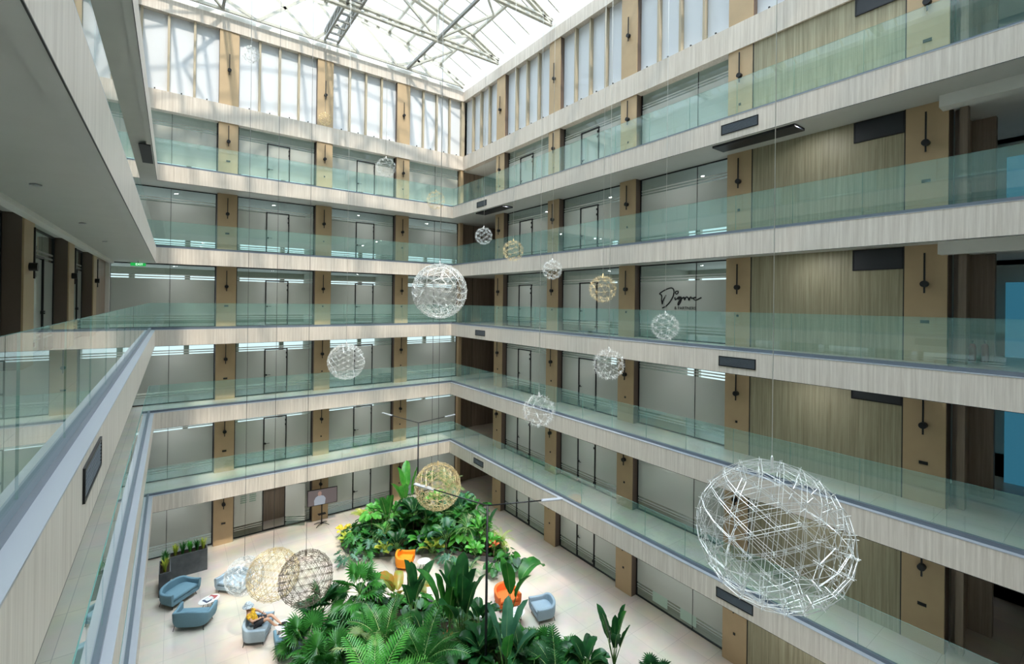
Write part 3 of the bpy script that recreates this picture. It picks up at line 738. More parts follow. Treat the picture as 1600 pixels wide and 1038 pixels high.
# ------------------------------------------------------------ furniture
M['blue'] = plain('dusty_blue_upholstery', (0.15, 0.265, 0.33), 0.75, 0, .3, .05, 30, .05)
M['palegrey'] = plain('pale_blue_upholstery', (0.30, 0.385, 0.45), 0.8, 0, .3, .05, 30, .05)
M['orange'] = plain('orange_upholstery', (0.85, 0.27, 0.015), 0.7, 0, .3, .04, 30, .05)
M['redorange'] = plain('red_orange_upholstery', (0.72, 0.15, 0.03), 0.7, 0, .3, .04, 30, .05)
M['marble'] = plain('white_table_top', (0.8, 0.79, 0.77), 0.2)
M['concrete'] = plain('dark_grey_concrete', (0.10, 0.105, 0.11), 0.7, 0, .3, .25, 3, .1)
M['soil'] = plain('dark_soil', (0.03, 0.022, 0.015), 0.95, 0, .1, .4, 9, .6)
def tub(loc, rz, w, d, mat, label, cat, points=0.0):
    """tub shaped seat: a curved shell rising to the back, arms that run forward, cushion, four thin legs; faces +Y locally"""
    root = empty('armchair' if cat == 'armchair' else 'sofa', (*loc, 0), rz); tag(root, label, cat)
    s = MB(); n = 26; hw, hd = w/2, d/2; rows_o, rows_i = [], []
    path = []
    for i in range(n+1):
        t = -1+2*i/n                                   # -1 front of one arm .. 0 back .. 1 front of the other
        a = max(-1, min(1, t/.7))*R(90); x = hw*math.copysign(abs(math.sin(a))**.62, math.sin(a)); y = -hd*abs(math.cos(a))**.62
        if abs(t) > .7: x = math.copysign(hw*(1.0+.02*(abs(t)-.7)/.3), t); y = hd*(abs(t)-.7)/.3
        back = 1-min(1, abs(t)/.55); z = .60+.16*max(0, back)**.6+points*max(0, (abs(t)-.8)/.2)*.05
        path.append((x, y, z, t))
    th = .085
    cols = []
    for x, y, z, t in path:
        L = math.hypot(x, y); ix, iy = (x-math.copysign(th, x) if abs(x) > th else x*.2), (y+th if y < 0 else y-0)
        ix = x*(1-th/hw); iy = y*(1-th/hd) if y < 0 else y
        taper = .93
        cols.append([(x*taper, y*taper, .17), (x*1.0, y*1.0, .32), (x*1.03, y*1.03, z-.04), (x*1.01, y*1.01, z), (ix*1.01, iy*1.01, z), (ix, iy, z-.05), (ix*.97, iy*.97, .30)])
    s.grid(cols)
    for c in (cols[0], cols[-1]):
        b = len(s.v); s.v += c; s.face(list(range(b, b+7)))
    s.build('shell', [mat], root)
    u = MB(); b = []
    for x, y, z, t in path: b.append((x*.93, y*.93))
    for zz, sc in ((.15, .9), (.19, 1.0), (.30, 1.0)):
        pass
    bot = [(x*.98, y*.98, .16) for x, y in b]; top = [(x*.99, y*.99, .30) for x, y in b]
    nb = len(bot); u.v += bot+top; u.face(list(reversed(range(nb)))); u.face(list(range(nb, 2*nb)))
    for i in range(nb): u.face([i, (i+1) % nb, nb+(i+1) % nb, nb+i])
    u.build('base', [mat], root)
    cu = MB(); rows = []
    for zz, sc in ((.30, .88), (.33, .93), (.42, .93), (.455, .86), (.465, .5), (.47, .004)):
        rows.append([(x*sc*.93/.93, (y*sc if y < 0 else y*sc*1.04), zz) for x, y in b])
    cu.grid(rows, closed=True); cu.build('seat_cushion', [mat], root)
    for sx in (-1, 1):
        for sy in (-1, 1):
            l = MB(); l.tube([(sx*hw*.78, sy*hd*.72, .17), (sx*hw*.84, sy*hd*.8, 0.0)], [.016, .010], 8); l.build('leg', ['black'], root)
    return root
# lounge group near the end wall, beside the planters
tub((-13.95, -2.35), R(-140), 1.28, .85, 'blue', 'dusty blue tub sofa standing right in front of the dark planters', 'sofa', 1)
tub((-13.5, -4.45), R(-30), 1.30, .8, 'blue', 'dusty blue tub sofa showing its back, across the oval table from the planters', 'sofa', 1.6)
tub((-11.95, -2.85), R(135), 1.25, .85, 'palegrey', 'pale blue tub sofa half behind the hanging silver globe', 'sofa', 1)
tub((-11.6, -6.6), R(-115), 1.05, .85, 'palegrey', 'pale blue armchair with the person lying in it', 'armchair')
tub((-10.75, -7.95), R(-5), .95, .85, 'blue', 'blue armchair seen from its back beside the palms', 'armchair', .5)
tub((-5.3, -5.4), R(-130), .82, .78, 'orange', 'bright orange armchair in front of the planting bed', 'armchair', .8)
tub((-2.95, -10.35), R(165), .95, .85, 'redorange', 'red orange armchair half hidden behind banana leaves', 'armchair', 1)
tub((-2.15, -11.75), R(75), .9, .85, 'palegrey', 'light blue armchair standing alone on the open stone floor', 'armchair', .6)
def table(loc, a, b, h, label, rz=0):
    root = empty('coffee_table', (*loc, 0), rz); tag(root, label, 'coffee table')
    t = MB(); n = 28; 
    for z, s_ in ((h-.025, .94), (h-.015, 1), (h, 1), (h+.003, .97)):
        t.v += [(a*s_*math.cos(2*math.pi*i/n), b*s_*math.sin(2*math.pi*i/n), z) for i in range(n)]
    for r_ in range(3):
        for i in range(n): t.face([r_*n+i, r_*n+(i+1) % n, (r_+1)*n+(i+1) % n, (r_+1)*n+i])
    t.face(list(reversed(range(n)))); t.face(list(range(3*n, 4*n))); t.build('table_top', ['marble'], root)
    for k in range(3):
        q = 2*math.pi*k/3+.4; l = MB()
        c, s_ = math.cos(q), math.sin(q); px, py = -s_*.07, c*.07
        P = [(a*.35*c+px, b*.35*s_+py, h-.03), (a*.8*c+px, b*.8*s_+py, .012), (a*.8*c-px, b*.8*s_-py, .012), (a*.35*c-px, b*.35*s_-py, h-.03)]
        l.tube(P, .011, 6); l.build('leg', ['black'], root)
    return root
table((-12.95, -3.75), .38, .27, .42, 'oval white coffee table with magazines between three blue sofas', R(20))
table((-10.75, -7.05), .32, .32, .42, 'round white coffee table at the feet of the lying person')
table((-4.66, -6.15), .30, .26, .45, 'small round white coffee table beside the bright orange armchair')
table((-3.25, -11.45), .34, .30, .45, 'white coffee table between the red orange and the light blue armchair')
M['paper1'] = plain('magazine_red', (0.35, 0.08, 0.08), .4); M['paper2'] = plain('magazine_pale', (0.6, 0.65, 0.72), .4, noise=.5, nscale=14)
M['paper3'] = plain('magazine_dark', (0.08, 0.10, 0.16), .4, noise=.6, nscale=12)
def mag(x, y, z, rz, mat, label, s=1):
    m = MB(); m.box(-.11*s, .11*s, -.15*s, .15*s, 0, .008); m.box(-.10*s, .10*s, -.14*s, .14*s, .008, .010)
    o = m.build('magazine', [mat], loc=(x, y, z)); o.rotation_euler = (0, 0, rz); tag(o, label, 'magazine')
mag(-13.02, -3.8, .425, .5, 'paper3', 'dark covered magazine on the oval white table, beside the red one')
mag(-12.82, -3.66, .425, .9, 'paper1', 'red covered magazine on the oval white table')
mag(-12.95, -3.75, .437, 2.0, 'paper2', 'pale magazine lying on top of the two others on the oval table', .9)
mag(-4.6, -6.13, .455, .3, 'paper2', 'pale blue magazine on the small table by the orange armchair')
mag(-10.8, -7.12, .425, .3, 'paper2', 'pale magazine on the round table by the lying person')
mag(-3.25, -11.4, .455, .3, 'paper2', 'pale magazine on the table beside the light blue armchair')
# planters
def spear(m, c, h, n, spread, wd, seed, mi=0, droop=.3):
    rg = random.Random(seed)
    for i in range(n):
        a = rg.uniform(0, 6.283); r0 = rg.uniform(0, .05); hh = h*rg.uniform(.6, 1); sp = spread*rg.uniform(.3, 1)
        d = Vector((math.cos(a), math.sin(a), 0)); s = Vector((-d.y, d.x, 0))
        rows = []
        for k in range(5):
            t = k/4; p = Vector(c)+d*(r0+sp*t**(1.5))+Vector((0, 0, hh*(t-droop*t**3))); w = wd*(1-t**2.2)+.001
            rows.append([tuple(p-s*w), tuple(p+Vector((0, 0, -w*.3))), tuple(p+s*w)])
        m.grid(rows, mi)
def leafmat(name, c, c2, rough=.35, trans=.35):
    m, n, l, b = newmat(name)
    tc = n.new('ShaderNodeTexCoord'); nz = n.new('ShaderNodeTexNoise'); nz.inputs['Scale'].default_value = 2.3
    l.new(tc.outputs['Object'], nz.inputs['Vector'])
    rp = n.new('ShaderNodeValToRGB'); rp.color_ramp.elements[0].position = .38; rp.color_ramp.elements[1].position = .62
    rp.color_ramp.elements[0].color = (*c, 1); rp.color_ramp.elements[1].color = (*c2, 1)
    l.new(nz.outputs['Fac'], rp.inputs[0]); l.new(rp.outputs[0], b.inputs['Base Color']); b.inputs['Roughness'].default_value = rough
    tr = n.new('ShaderNodeBsdfTranslucent'); l.new(rp.outputs[0], tr.inputs[0])
    mx = n.new('ShaderNodeMixShader'); mx.inputs[0].default_value = trans
    o = n['Material Output']; l.new(b.outputs[0], mx.inputs[1]); l.new(tr.outputs[0], mx.inputs[2]); l.new(mx.outputs[0], o.inputs[0])
    return m
M['g_dark'] = leafmat('dark_green_leaf', (0.010, 0.060, 0.018), (0.022, 0.12, 0.03))
M['g_mid'] = leafmat('mid_green_leaf', (0.022, 0.13, 0.022), (0.05, 0.23, 0.035))
M['g_bright'] = leafmat('bright_green_leaf', (0.06, 0.32, 0.04), (0.14, 0.46, 0.07))
M['g_blue'] = leafmat('blue_green_leaf', (0.04, 0.14, 0.075), (0.08, 0.22, 0.12))
M['g_pale'] = leafmat('pale_green_leaf', (0.22, 0.34, 0.12), (0.36, 0.47, 0.2))
M['g_yellow'] = leafmat('yellow_green_leaf', (0.30, 0.42, 0.05), (0.55, 0.55, 0.08))
M['g_gold'] = leafmat('yellow_leaf', (0.75, 0.55, 0.03), (0.85, 0.7, 0.1))
M['g_rust'] = leafmat('rusty_leaf', (0.42, 0.18, 0.03), (0.25, 0.30, 0.05))
M['g_red'] = leafmat('coral_bract', (0.7, 0.14, 0.05), (0.8, 0.25, 0.12))
M['rib'] = plain('pale_leaf_rib', (0.35, 0.48, 0.18), .5)
M['stem'] = plain('green_stem', (0.10, 0.22, 0.05), .5)
M['stemb'] = plain('brown_stem', (0.12, 0.08, 0.05), .7)
def planter(x0, x1, y0, y1, h, label):
    root = empty('planter', ((x0+x1)/2, (y0+y1)/2, 0)); tag(root, label, 'planter'); a, b = (x1-x0)/2, (y1-y0)/2
    m = MB(); t = .035
    m.box(-a, a, -b, b, 0, h-.08)
    for q in ((-a, a, -b, -b+t), (-a, a, b-t, b), (-a, -a+t, -b+t, b-t), (a-t, a, -b+t, b-t)): m.box(q[0], q[1], q[2], q[3], h-.08, h)
    m.build('box', ['concrete'], root)
    m = MB(); m.box(-a+t, a-t, -b+t, b-t, h-.08, h-.045); m.build('soil', ['soil'], root)
planter(-14.28, -12.84, -.42, .03, .98, 'long dark concrete planter under the end wall offices')
planter(-14.62, -14.22, -1.72, -.5, .98, 'narrow dark concrete planter turned along the camera side, beside the dusty blue sofa')
sp_i = 0
for i, x in enumerate((-14.05, -13.78, -13.5, -13.24, -13.0)):
    m = MB(); spear(m, (0, 0, 0), .72, 46, .22, .022, 20+i); o = m.build('potted_grass_plant', [['g_yellow', 'g_mid', 'g_bright', 'g_mid', 'g_yellow'][i]], loc=(x, -.2, .935), recalc=False)
    tag(o, ['yellowish spiky plant at the camera end of the long planter', 'mid green spiky plant second along the long planter', 'bright green spiky plant in the middle of the long planter',
            'mid green spiky plant fourth along the long planter', 'yellowish spiky plant at the open end of the long planter'][i], 'plant', 'spiky plants in the planters')
for i, y in enumerate((-1.5, -1.1, -.75)):
    m = MB(); spear(m, (0, 0, 0), .85, 46, .2, .022, 40+i); o = m.build('potted_grass_plant', [['g_yellow', 'g_mid', 'g_mid'][i]], loc=(-14.42, y, .935), recalc=False)
    tag(o, ['yellow green spiky plant at the sofa end of the narrow planter', 'spiky plant in the middle of the narrow planter', 'spiky plant at the wall end of the narrow planter'][i], 'plant', 'spiky plants in the planters')
# TV on a stand
tv = empty('tv_stand', (-7.42, 1.05, 0)); tag(tv, 'black wheeled screen stand with a splayed base by the end wall offices', 'stand')
m = MB(); m.tube([(0, 0, .06), (0, 0, 1.25)], .028, 10); m.build('pole', ['black'], tv)
for a in (35, 145, 215, 325):
    l = MB(); l.tube([(0, 0, .12), (.25*math.cos(R(a)), .25*math.sin(R(a)), .10), (.42*math.cos(R(a)), .42*math.sin(R(a)), .03)], [.026, .02, .015], 8); l.build('leg', ['black'], tv)
m = MB(); m.box(-.2, .2, -.14, .1, .62, .64); m.build('shelf', ['black'], tv)
ts = empty('television', (-7.42, .93, 1.62)); tag(ts, 'wide flat television showing a person in a light shirt', 'television')
ts.rotation_euler = (0, 0, R(-6))
m = MB(); m.box(-.78, .78, 0, .05, -.44, .44); m.build('body', ['black'], ts)
M['scr'] = emit('screen_dark_picture', (0.16, 0.13, 0.13), .55); M['scr2'] = emit('screen_shirt', (0.36, 0.40, 0.45), .6); M['scr3'] = emit('screen_skin', (0.38, 0.24, 0.2), .6)
m = MB(); m.box(-.75, .75, -.004, 0, -.41, .41); sc_ = m.build('screen', ['scr'], ts)
m = MB(); m.v += [(-.42, -.006, -.41), (.12, -.006, -.41), (.16, -.006, -.1), (.06, -.006, .05), (-.1, -.006, .1), (-.22, -.006, .1), (-.36, -.006, .02), (-.44, -.006, -.15)]; m.face(list(range(8))); m.build('picture_shirt', ['scr2'], sc_)
m = MB(); m.v += [(-.15+.1*math.cos(i*.5236), -.007, .2+.13*math.sin(i*.5236)) for i in range(12)]; m.face(list(range(12))); m.build('picture_face', ['scr3'], sc_)
# street style lamps
def street(base, j, ends, label):
    root = empty('street_lamp', (*base, 0)); tag(root, label, 'lamp post')
    m = MB(); m.tube([(0, 0, 0), (0, 0, 1.2), (0, 0, j)], [.06, .045, .035], 10); m.lathe([(.13, 0), (.13, .03), (.06, .05)], 12); m.build('pole', ['black'], root)
    for ex, ey, ez in ends:
        d = Vector((ex-base[0], ey-base[1], ez-j)); L = d.length
        a = Vector((0, 0, j)); m = MB(); m.tube([a, a+d*.74], .022, 8); arm = m.build('arm', ['black'], root)
        m = MB(); beam(m, a+d*.72, a+d*1.0, .15, .035); m.build('lamp_head', ['cap'], arm)
street((-3.52, -2.94), 6.0, ((-4.7, -.75, 6.25), (-1.5, -3.3, 6.25)), 'double armed black lamp post rising from the planting bed near the corner')
street((-6.0, -13.45), 6.0, ((-7.45, -11.1, 6.25), (-4.05, -14.85, 6.25)), 'double armed black lamp post rising from the palms closer to the camera')

# ------------------------------------------------------------ person lying in the armchair
M['skin'] = plain('skin', (0.52, 0.30, 0.20), .55); M['shirt'] = plain('orange_patterned_shirt', (0.85, 0.38, 0.02), .8, noise=.6, nscale=18)
M['shorts'] = plain('dark_shorts', (0.03, 0.033, 0.04), .85); M['hat'] = plain('white_blue_patterned_hat', (0.42, 0.50, 0.66), .8, noise=.8, nscale=30)
M['shoe_m'] = plain('dark_shoe', (0.02, 0.02, 0.022), .6)
per = empty('person', (-11.62, -6.6, 0), R(-115)); tag(per, 'person lying back in an armchair in orange shirt, dark shorts and sun hat', 'person')
def skinned(name, verts, edges, rads, mat, parent, root_i=0, sub=1):
    me = bpy.data.meshes.new(name); me.from_pydata(verts, edges, []); o = bpy.data.objects.new(name, me); C.objects.link(o)
    bpy.context.view_layer.objects.active = o
    md = o.modifiers.new('skin', 'SKIN'); md.use_smooth_shade = True
    me.skin_vertices
    for i, r_ in enumerate(rads): me.skin_vertices[0].data[i].radius = (r_, r_)
    for i in range(len(verts)): me.skin_vertices[0].data[i].use_root = (i == root_i)
    s = o.modifiers.new('sub', 'SUBSURF'); s.levels = sub; s.render_levels = sub
    me.materials.append(M[mat]); o.parent = parent; return o
# chair faces +Y locally; pelvis on the seat (z .5), torso leaning on the back corner, knees up over the front
V = [(0.02, .02, .60), (0.0, -.14, .74), (-.02, -.27, .92), (-.03, -.31, 1.02), (-.03, -.33, 1.06), (-.03, -.32, 1.15), (-.03, -.30, 1.23),
     (.15, -.25, .94), (.27, -.08, .80), (.16, .12, .80), (.10, .19, .82),
     (-.20, -.25, .94), (-.33, -.06, .82), (-.20, .14, .78), (-.12, .20, .80),
     (.10, .04, .58), (.16, .42, .78), (.08, .62, .48), (.05, .74, .40), (.05, .86, .42),
     (-.08, .04, .58), (-.14, .46, .72), (.02, .74, .56), (.10, .88, .50), (.16, .96, .54)]
E_ = [(0, 1), (1, 2), (2, 3), (3, 4), (4, 5), (5, 6), (2, 7), (7, 8), (8, 9), (9, 10), (2, 11), (11, 12), (12, 13), (13, 14), (0, 15), (15, 16), (16, 17), (17, 18), (18, 19), (0, 20), (20, 21), (21, 22), (22, 23), (23, 24)]
RA = [.12, .12, .13, .055, .05, .095, .075, .06, .042, .03, .035, .06, .042, .03, .035, .09, .06, .042, .032, .03, .09, .06, .042, .032, .03]
skinned('body', V, E_, RA, 'skin', per, 0, 2)
skinned('shirt', [(0.01, -.01, .62), (0.0, -.14, .75), (-.02, -.26, .91), (.15, -.25, .94), (.23, -.14, .86), (-.20, -.25, .94), (-.28, -.14, .87)],
        [(0, 1), (1, 2), (2, 3), (3, 4), (2, 5), (5, 6)], [.15, .145, .15, .078, .06, .078, .06], 'shirt', per, 0, 2)
skinned('shorts', [(0.01, 0, .61), (.10, .06, .60), (.15, .34, .74), (-.08, .06, .60), (-.13, .36, .70)], [(0, 1), (1, 2), (0, 3), (3, 4)], [.145, .11, .08, .11, .08], 'shorts', per, 0, 2)
m = MB(); m.lathe([(.19, 1.185), (.185, 1.20), (.115, 1.22), (.11, 1.29), (.08, 1.33), (.01, 1.34)], 18, c=(-.03, -.31)); m.build('sun_hat', ['hat'], per)
for (a, b, c) in ((.05, .80, .42), (.13, .93, .53)):
    m = MB(); m.tube([(a, b-.03, c), (a, b+.08, c+.02), (a+.01, b+.16, c+.04)], [.04, .045, .03], 8); m.build('shoe', ['shoe_m'], per)
for hx, hy, hz, sx in ((.10, .19, .82, 1), (-.12, .20, .80, -1)):
    m = MB()
    for i in range(4): m.tube([(hx+sx*(.015*i-.03), hy+.02, hz), (hx+sx*(.015*i-.03), hy+.065, hz-.01), (hx+sx*(.015*i-.03), hy+.08+.006*(i % 2), hz-.035)], [.008, .0075, .006], 6)
    m.tube([(hx+sx*.03, hy, hz), (hx+sx*.05, hy+.035, hz+.01)], [.009, .007], 6); m.build('fingers', ['skin'], per)
m = MB(); m.v += [(-.03, -.222, 1.15), (-.045, -.222, 1.125), (-.015, -.222, 1.125), (-.03, -.197, 1.122)]; m.face([0, 1, 2]); m.face([1, 3, 2]); m.face([0, 3, 1]); m.face([0, 2, 3]); m.build('nose', ['skin'], per)
for ex in (-.065, .005):
    m = MB(); m.lathe([(.004, 1.146), (.012, 1.152), (.004, 1.158)], 8, c=(ex, -.226)); m.build('eye', ['shoe_m'], per)
m = MB(); m.tube([(-.055, -.228, 1.098), (-.03, -.222, 1.094), (-.005, -.228, 1.098)], .006, 5); m.build('mouth', [plain('lips', (.4, .12, .1))], per)
m = MB(); m.box(-.04, .06, -.01, .005, -.07, .09); ph = m.build('phone', ['shoe_m'], loc=(0, 0, 0)); ph.parent = None
ph.location = (-11.45, -6.67, .88); ph.rotation_euler = (R(-30), 0, R(-115)); tag(ph, 'dark phone held by the lying person', 'phone')
m = MB(); m.lathe([(.02, 0), (.13, .03), (.17, .12), (.14, .22), (.05, .27), (.01, .27)], 14); m.tube([(-.09, 0, .2), (-.08, 0, .34), (.08, 0, .34), (.09, 0, .2)], .012, 6)
o = m.build('handbag', ['orange'], loc=(-10.68, -7.72, .48)); tag(o, 'small orange bag on the seat of the blue armchair by the palms', 'bag')
m = MB(); rows = []
for i in range(8):
    a = i/7*math.pi; rows.append([(.2*math.cos(t*math.pi/6)*math.sin(a)**.6, .06*math.sin(t*math.pi/6)*math.sin(a)**.6, .18*math.cos(a)) for t in range(12)])
m.grid(rows, closed=True); o = m.build('cushion', ['marble'], loc=(-10.92, -8.0, .66)); o.rotation_euler = (R(70), 0, 0); tag(o, 'white cushion in the blue armchair seen from its back', 'cushion')

# fire extinguishers in the lift lobby and sheets of paper on the ground floor glass
M['red'] = plain('red_paint', (0.32, 0.02, 0.02), .35)
for x, y, lb in ((2.85, -23.12, 'red fire extinguisher by the lobby pier, nearer the last bronze column'), (3.2, -23.3, 'red fire extinguisher by the lobby pier, further from the last bronze column')):
    t = empty('fire_extinguisher', (x, y, 11.1)); tag(t, lb, 'fire extinguisher')
    m = MB(); m.lathe([(.06, 0), (.075, .01), (.075, .42), (.05, .48), (.025, .5)], 14); m.build('body', ['red'], t)
    m = MB(); m.tube([(0, 0, .5), (0, 0, .55), (.06, 0, .57)], .015, 6); m.tube([(.02, 0, .54), (.1, 0, .45), (.09, 0, .2)], .01, 6); m.build('hose', ['black'], t)
M['sheet'] = plain('pale_green_paper', (0.45, 0.60, 0.52), .6)
for y0, y1, z0, z1, lb in ((-14.51, -13.79, 0.19, 0.61, 'pale green sheet on the ground floor glass nearer the corner'), (-15.78, -15.09, 0.18, 0.60, 'pale green sheet on the ground floor glass nearer the timber panels')):
    m = MB(); m.box(0, .004, -(y1-y0)/2, (y1-y0)/2, 0, z1-z0); m.box(-.001, .0, -.006, .006, 0, z1-z0); o = m.build('paper_notice', ['sheet'], loc=(D+.315, (y0+y1)/2, z0)); tag(o, lb, 'notice')
# ------------------------------------------------------------ planting beds
def bed(outline, label, hh=.22):
    root = empty('planting_bed', (0, 0, 0)); n = len(outline)
    cx = sum(p[0] for p in outline)/n; cy = sum(p[1] for p in outline)/n; root.location = (cx, cy, 0); tag(root, label, 'planting bed')
    pts = [(x-cx, y-cy) for x, y in outline]
    m = MB(); m.v += [(x*1.03, y*1.03, 0) for x, y in pts]+[(x, y, hh) for x, y in pts]+[(x*.95, y*.95, hh) for x, y in pts]+[(x*.94, y*.94, hh-.08) for x, y in pts]
    for r_ in range(3):
        for i in range(n): m.face([r_*n+i, r_*n+(i+1) % n, (r_+1)*n+(i+1) % n, (r_+1)*n+i])
    m.build('kerb', ['concrete'], root)
    m = MB(); rows = []
    for s_, z in ((.945, hh-.06), (.8, hh+.05), (.5, hh+.14), (.2, hh+.18), (.01, hh+.18)): rows.append([(x*s_, y*s_, z) for x, y in pts])
    m.grid(rows, closed=True); m.build('soil', ['soil'], root)
def smooth(o, k=3):
    out = []; n = len(o)
    for i in range(n):
        a, b, c, d = [Vector(o[(i+j) % n]) for j in (-1, 0, 1, 2)]
        for t in range(k):
            t /= k; out.append(tuple(.5*((2*b)+(c-a)*t+(2*a-5*b+4*c-d)*t*t+(3*b-a-3*c+d)*t**3)))
    return out
OUT1 = smooth([(-7.0, -1.6), (-6.9, -3.1), (-5.7, -4.0), (-3.4, -5.2), (-2.1, -6.9), (-1.2, -7.7), (-.5, -6.6), (-.5, -4), (-1.0, -1.4), (-3.5, -.6), (-5.8, -.6)]); bed(OUT1, 'curved dark planting bed near the corner behind the orange armchair')
OUT2 = smooth([(-10.2, -9.0), (-9.4, -7.6), (-7.8, -7.0), (-5.6, -8.4), (-4.3, -10.8), (-3.6, -13.0), (-2.3, -15.3), (-3.2, -17.0), (-6, -17.4), (-9.2, -15), (-10.3, -12)]); bed(OUT2, 'curved dark planting bed below the camera, full of palms and banana plants')

UP = Vector((0, 0, 1))
def frame_of(d, roll=0.0):
    s = d.cross(UP)
    if s.length < 1e-2: s = Vector((1, 0, 0))
    s.normalize(); n = s.cross(d).normalized()
    return (s*math.cos(roll)+n*math.sin(roll)), (n*math.cos(roll)-s*math.sin(roll))
def spine(p, d, L, droop, n=8):
    pts = [p.copy()]; d = d.normalized(); dirs = [d.copy()]
    for i in range(n):
        d = (d+Vector((0, 0, -droop/n))).normalized(); p = p+d*(L/n); pts.append(p.copy()); dirs.append(d.copy())
    return pts, dirs
def paddle(ml, ms, base, az, el, pet, L, wd, droop, rg, roll=None, torn=.0, mi=0):
    d = Vector((math.cos(az)*math.cos(el), math.sin(az)*math.cos(el), math.sin(el)))
    p0, d0 = spine(base, (d+UP*.5), pet, .15, 4)
    ms.tube(p0, [.022, .02, .017, .014, .012], 5)
    pts, ds = spine(p0[-1], d0[-1], L, droop, 10)
    roll = rg.uniform(-.5, .5) if roll is None else roll
    rows = []
    for i, (p, q) in enumerate(zip(pts, ds)):
        t = i/10; w = wd*max(.05, min(1, t*3.2+.1)**.7*(1-max(0, (t-.45)/.56)**3)**.6 if t < 1 else .05); s, nn = frame_of(q, roll)
        j = 1+rg.uniform(-torn, torn); wave = rg.uniform(-.02, .02)
        rows.append([p-s*w*j+nn*(w*.42+wave), p-s*w*.5*j+nn*w*.24, p, p+s*w*.5*j+nn*w*.24, p+s*w*j+nn*(w*.42-wave)])
    ml.grid(rows, mi)
    ms.tube([p-frame_of(q, roll)[1]*.004 for p, q in zip(pts, ds)], [.013*(1-i/12) for i in range(len(pts))], 4, mi=1)
def heart(ml, ms, base, az, el, pet, L, wd, rg, droop=.9, slits=0, mi=0):
    d = Vector((math.cos(az)*math.cos(el), math.sin(az)*math.cos(el), math.sin(el)))
    p0, d0 = spine(base, d+UP*.7, pet, .8, 4); ms.tube(p0, .008, 4)
    q = Vector((math.cos(az), math.sin(az), -.15-droop*.4)).normalized(); s, nn = frame_of(q, rg.uniform(-.35, .35)); p = p0[-1]
    rim = []
    N = 22
    for i in range(N+1):
        t = -1+2*i/N; a = t*math.pi*.93
        r_ = (1-abs(t))**.0*(.55+.45*math.cos(a)**2 if abs(a) < 1.57 else .55*(1-.15*(abs(a)-1.57)))
        x = math.cos(a)*L*(.72 if math.cos(a) > 0 else .35)*(1 if slits == 0 else 1); y = math.sin(a)*wd
        if abs(t) < .08: x *= 1.12
        k = 1.0
        if slits and i % 2 == 1 and .1 < abs(t) < .85: k = .42
        rim.append(p+q*(.12*L+x*k)+s*(y*k)+nn*(-.10*L*(x*k/L)**2+.18*abs(y)*k))
    b = len(ml.v); ml.v.append(tuple(p+q*.1*L)); ml.v += [tuple(v) for v in rim]
    for i in range(N): ml.face([b, b+1+i, b+2+i], mi, True)
def fan(ml, ms, base, az, el, pet, Rr, rg, n=22, span=150, droop=.6, mi=0):
    d = Vector((math.cos(az)*math.cos(el), math.sin(az)*math.cos(el), math.sin(el)))
    p0, d0 = spine(base, d, pet, .35, 5); ms.tube(p0, .011, 5)
    q = d0[-1]; s, nn = frame_of(q, rg.uniform(-.4, .4)); p = p0[-1]
    for i in range(n):
        a = R(span)*(-1+2*(i+.5)/n); da = R(span)/n
        L = Rr*(.78+.22*math.cos(a))*rg.uniform(.9, 1.05)
        c = (q*math.cos(a)+s*math.sin(a)); sd = (s*math.cos(a)-q*math.sin(a))
        w = L*.6*math.tan(da)
        pts = []
        rows = []
        for t, ww in ((0, .02), (.55, 1.0), (.8, .55), (1.0, .02)):
            cc = p+c*L*t+nn*(.16*L*t-.34*droop*L*t*t)+UP*(-.22*droop*L*t**3)
            rows.append([cc-sd*w*ww+nn*.02*ww, cc-nn*.012*ww, cc+sd*w*ww+nn*.02*ww])
        ml.grid(rows, mi, smooth=False)
def pinnate(ml, ms, base, az, el, L, lw, rg, droop=1.0, n=24, lwid=.022, mi=0, roll=0, vee=.35):
    d = Vector((math.cos(az)*math.cos(el), math.sin(az)*math.cos(el), math.sin(el)))
    pts, ds = spine(base, d, L, droop, n); ms.tube(pts, [.016*(1-.8*i/n) for i in range(n+1)], 4, mi=1)
    for i in range(int(n*.18), n+1):
        t = i/n; s, nn = frame_of(ds[i], roll); ll = lw*math.sin(math.pi*min(1, .12+t*.83))**.6*rg.uniform(.92, 1.05)
        for sg in (-1, 1):
            c = (ds[i]*.62+s*sg*.8+nn*vee).normalized(); p = pts[i]
            rows = []
            for u, ww in ((0, .35), (.35, 1), (.75, .7), (1, .04)):
                cc = p+c*ll*u+UP*(-.28*ll*u*u); sd = ds[i]*lwid*ww*(ll/.3)**.5
                rows.append([cc-sd, cc+sd])
            ml.grid(rows, mi, smooth=False)
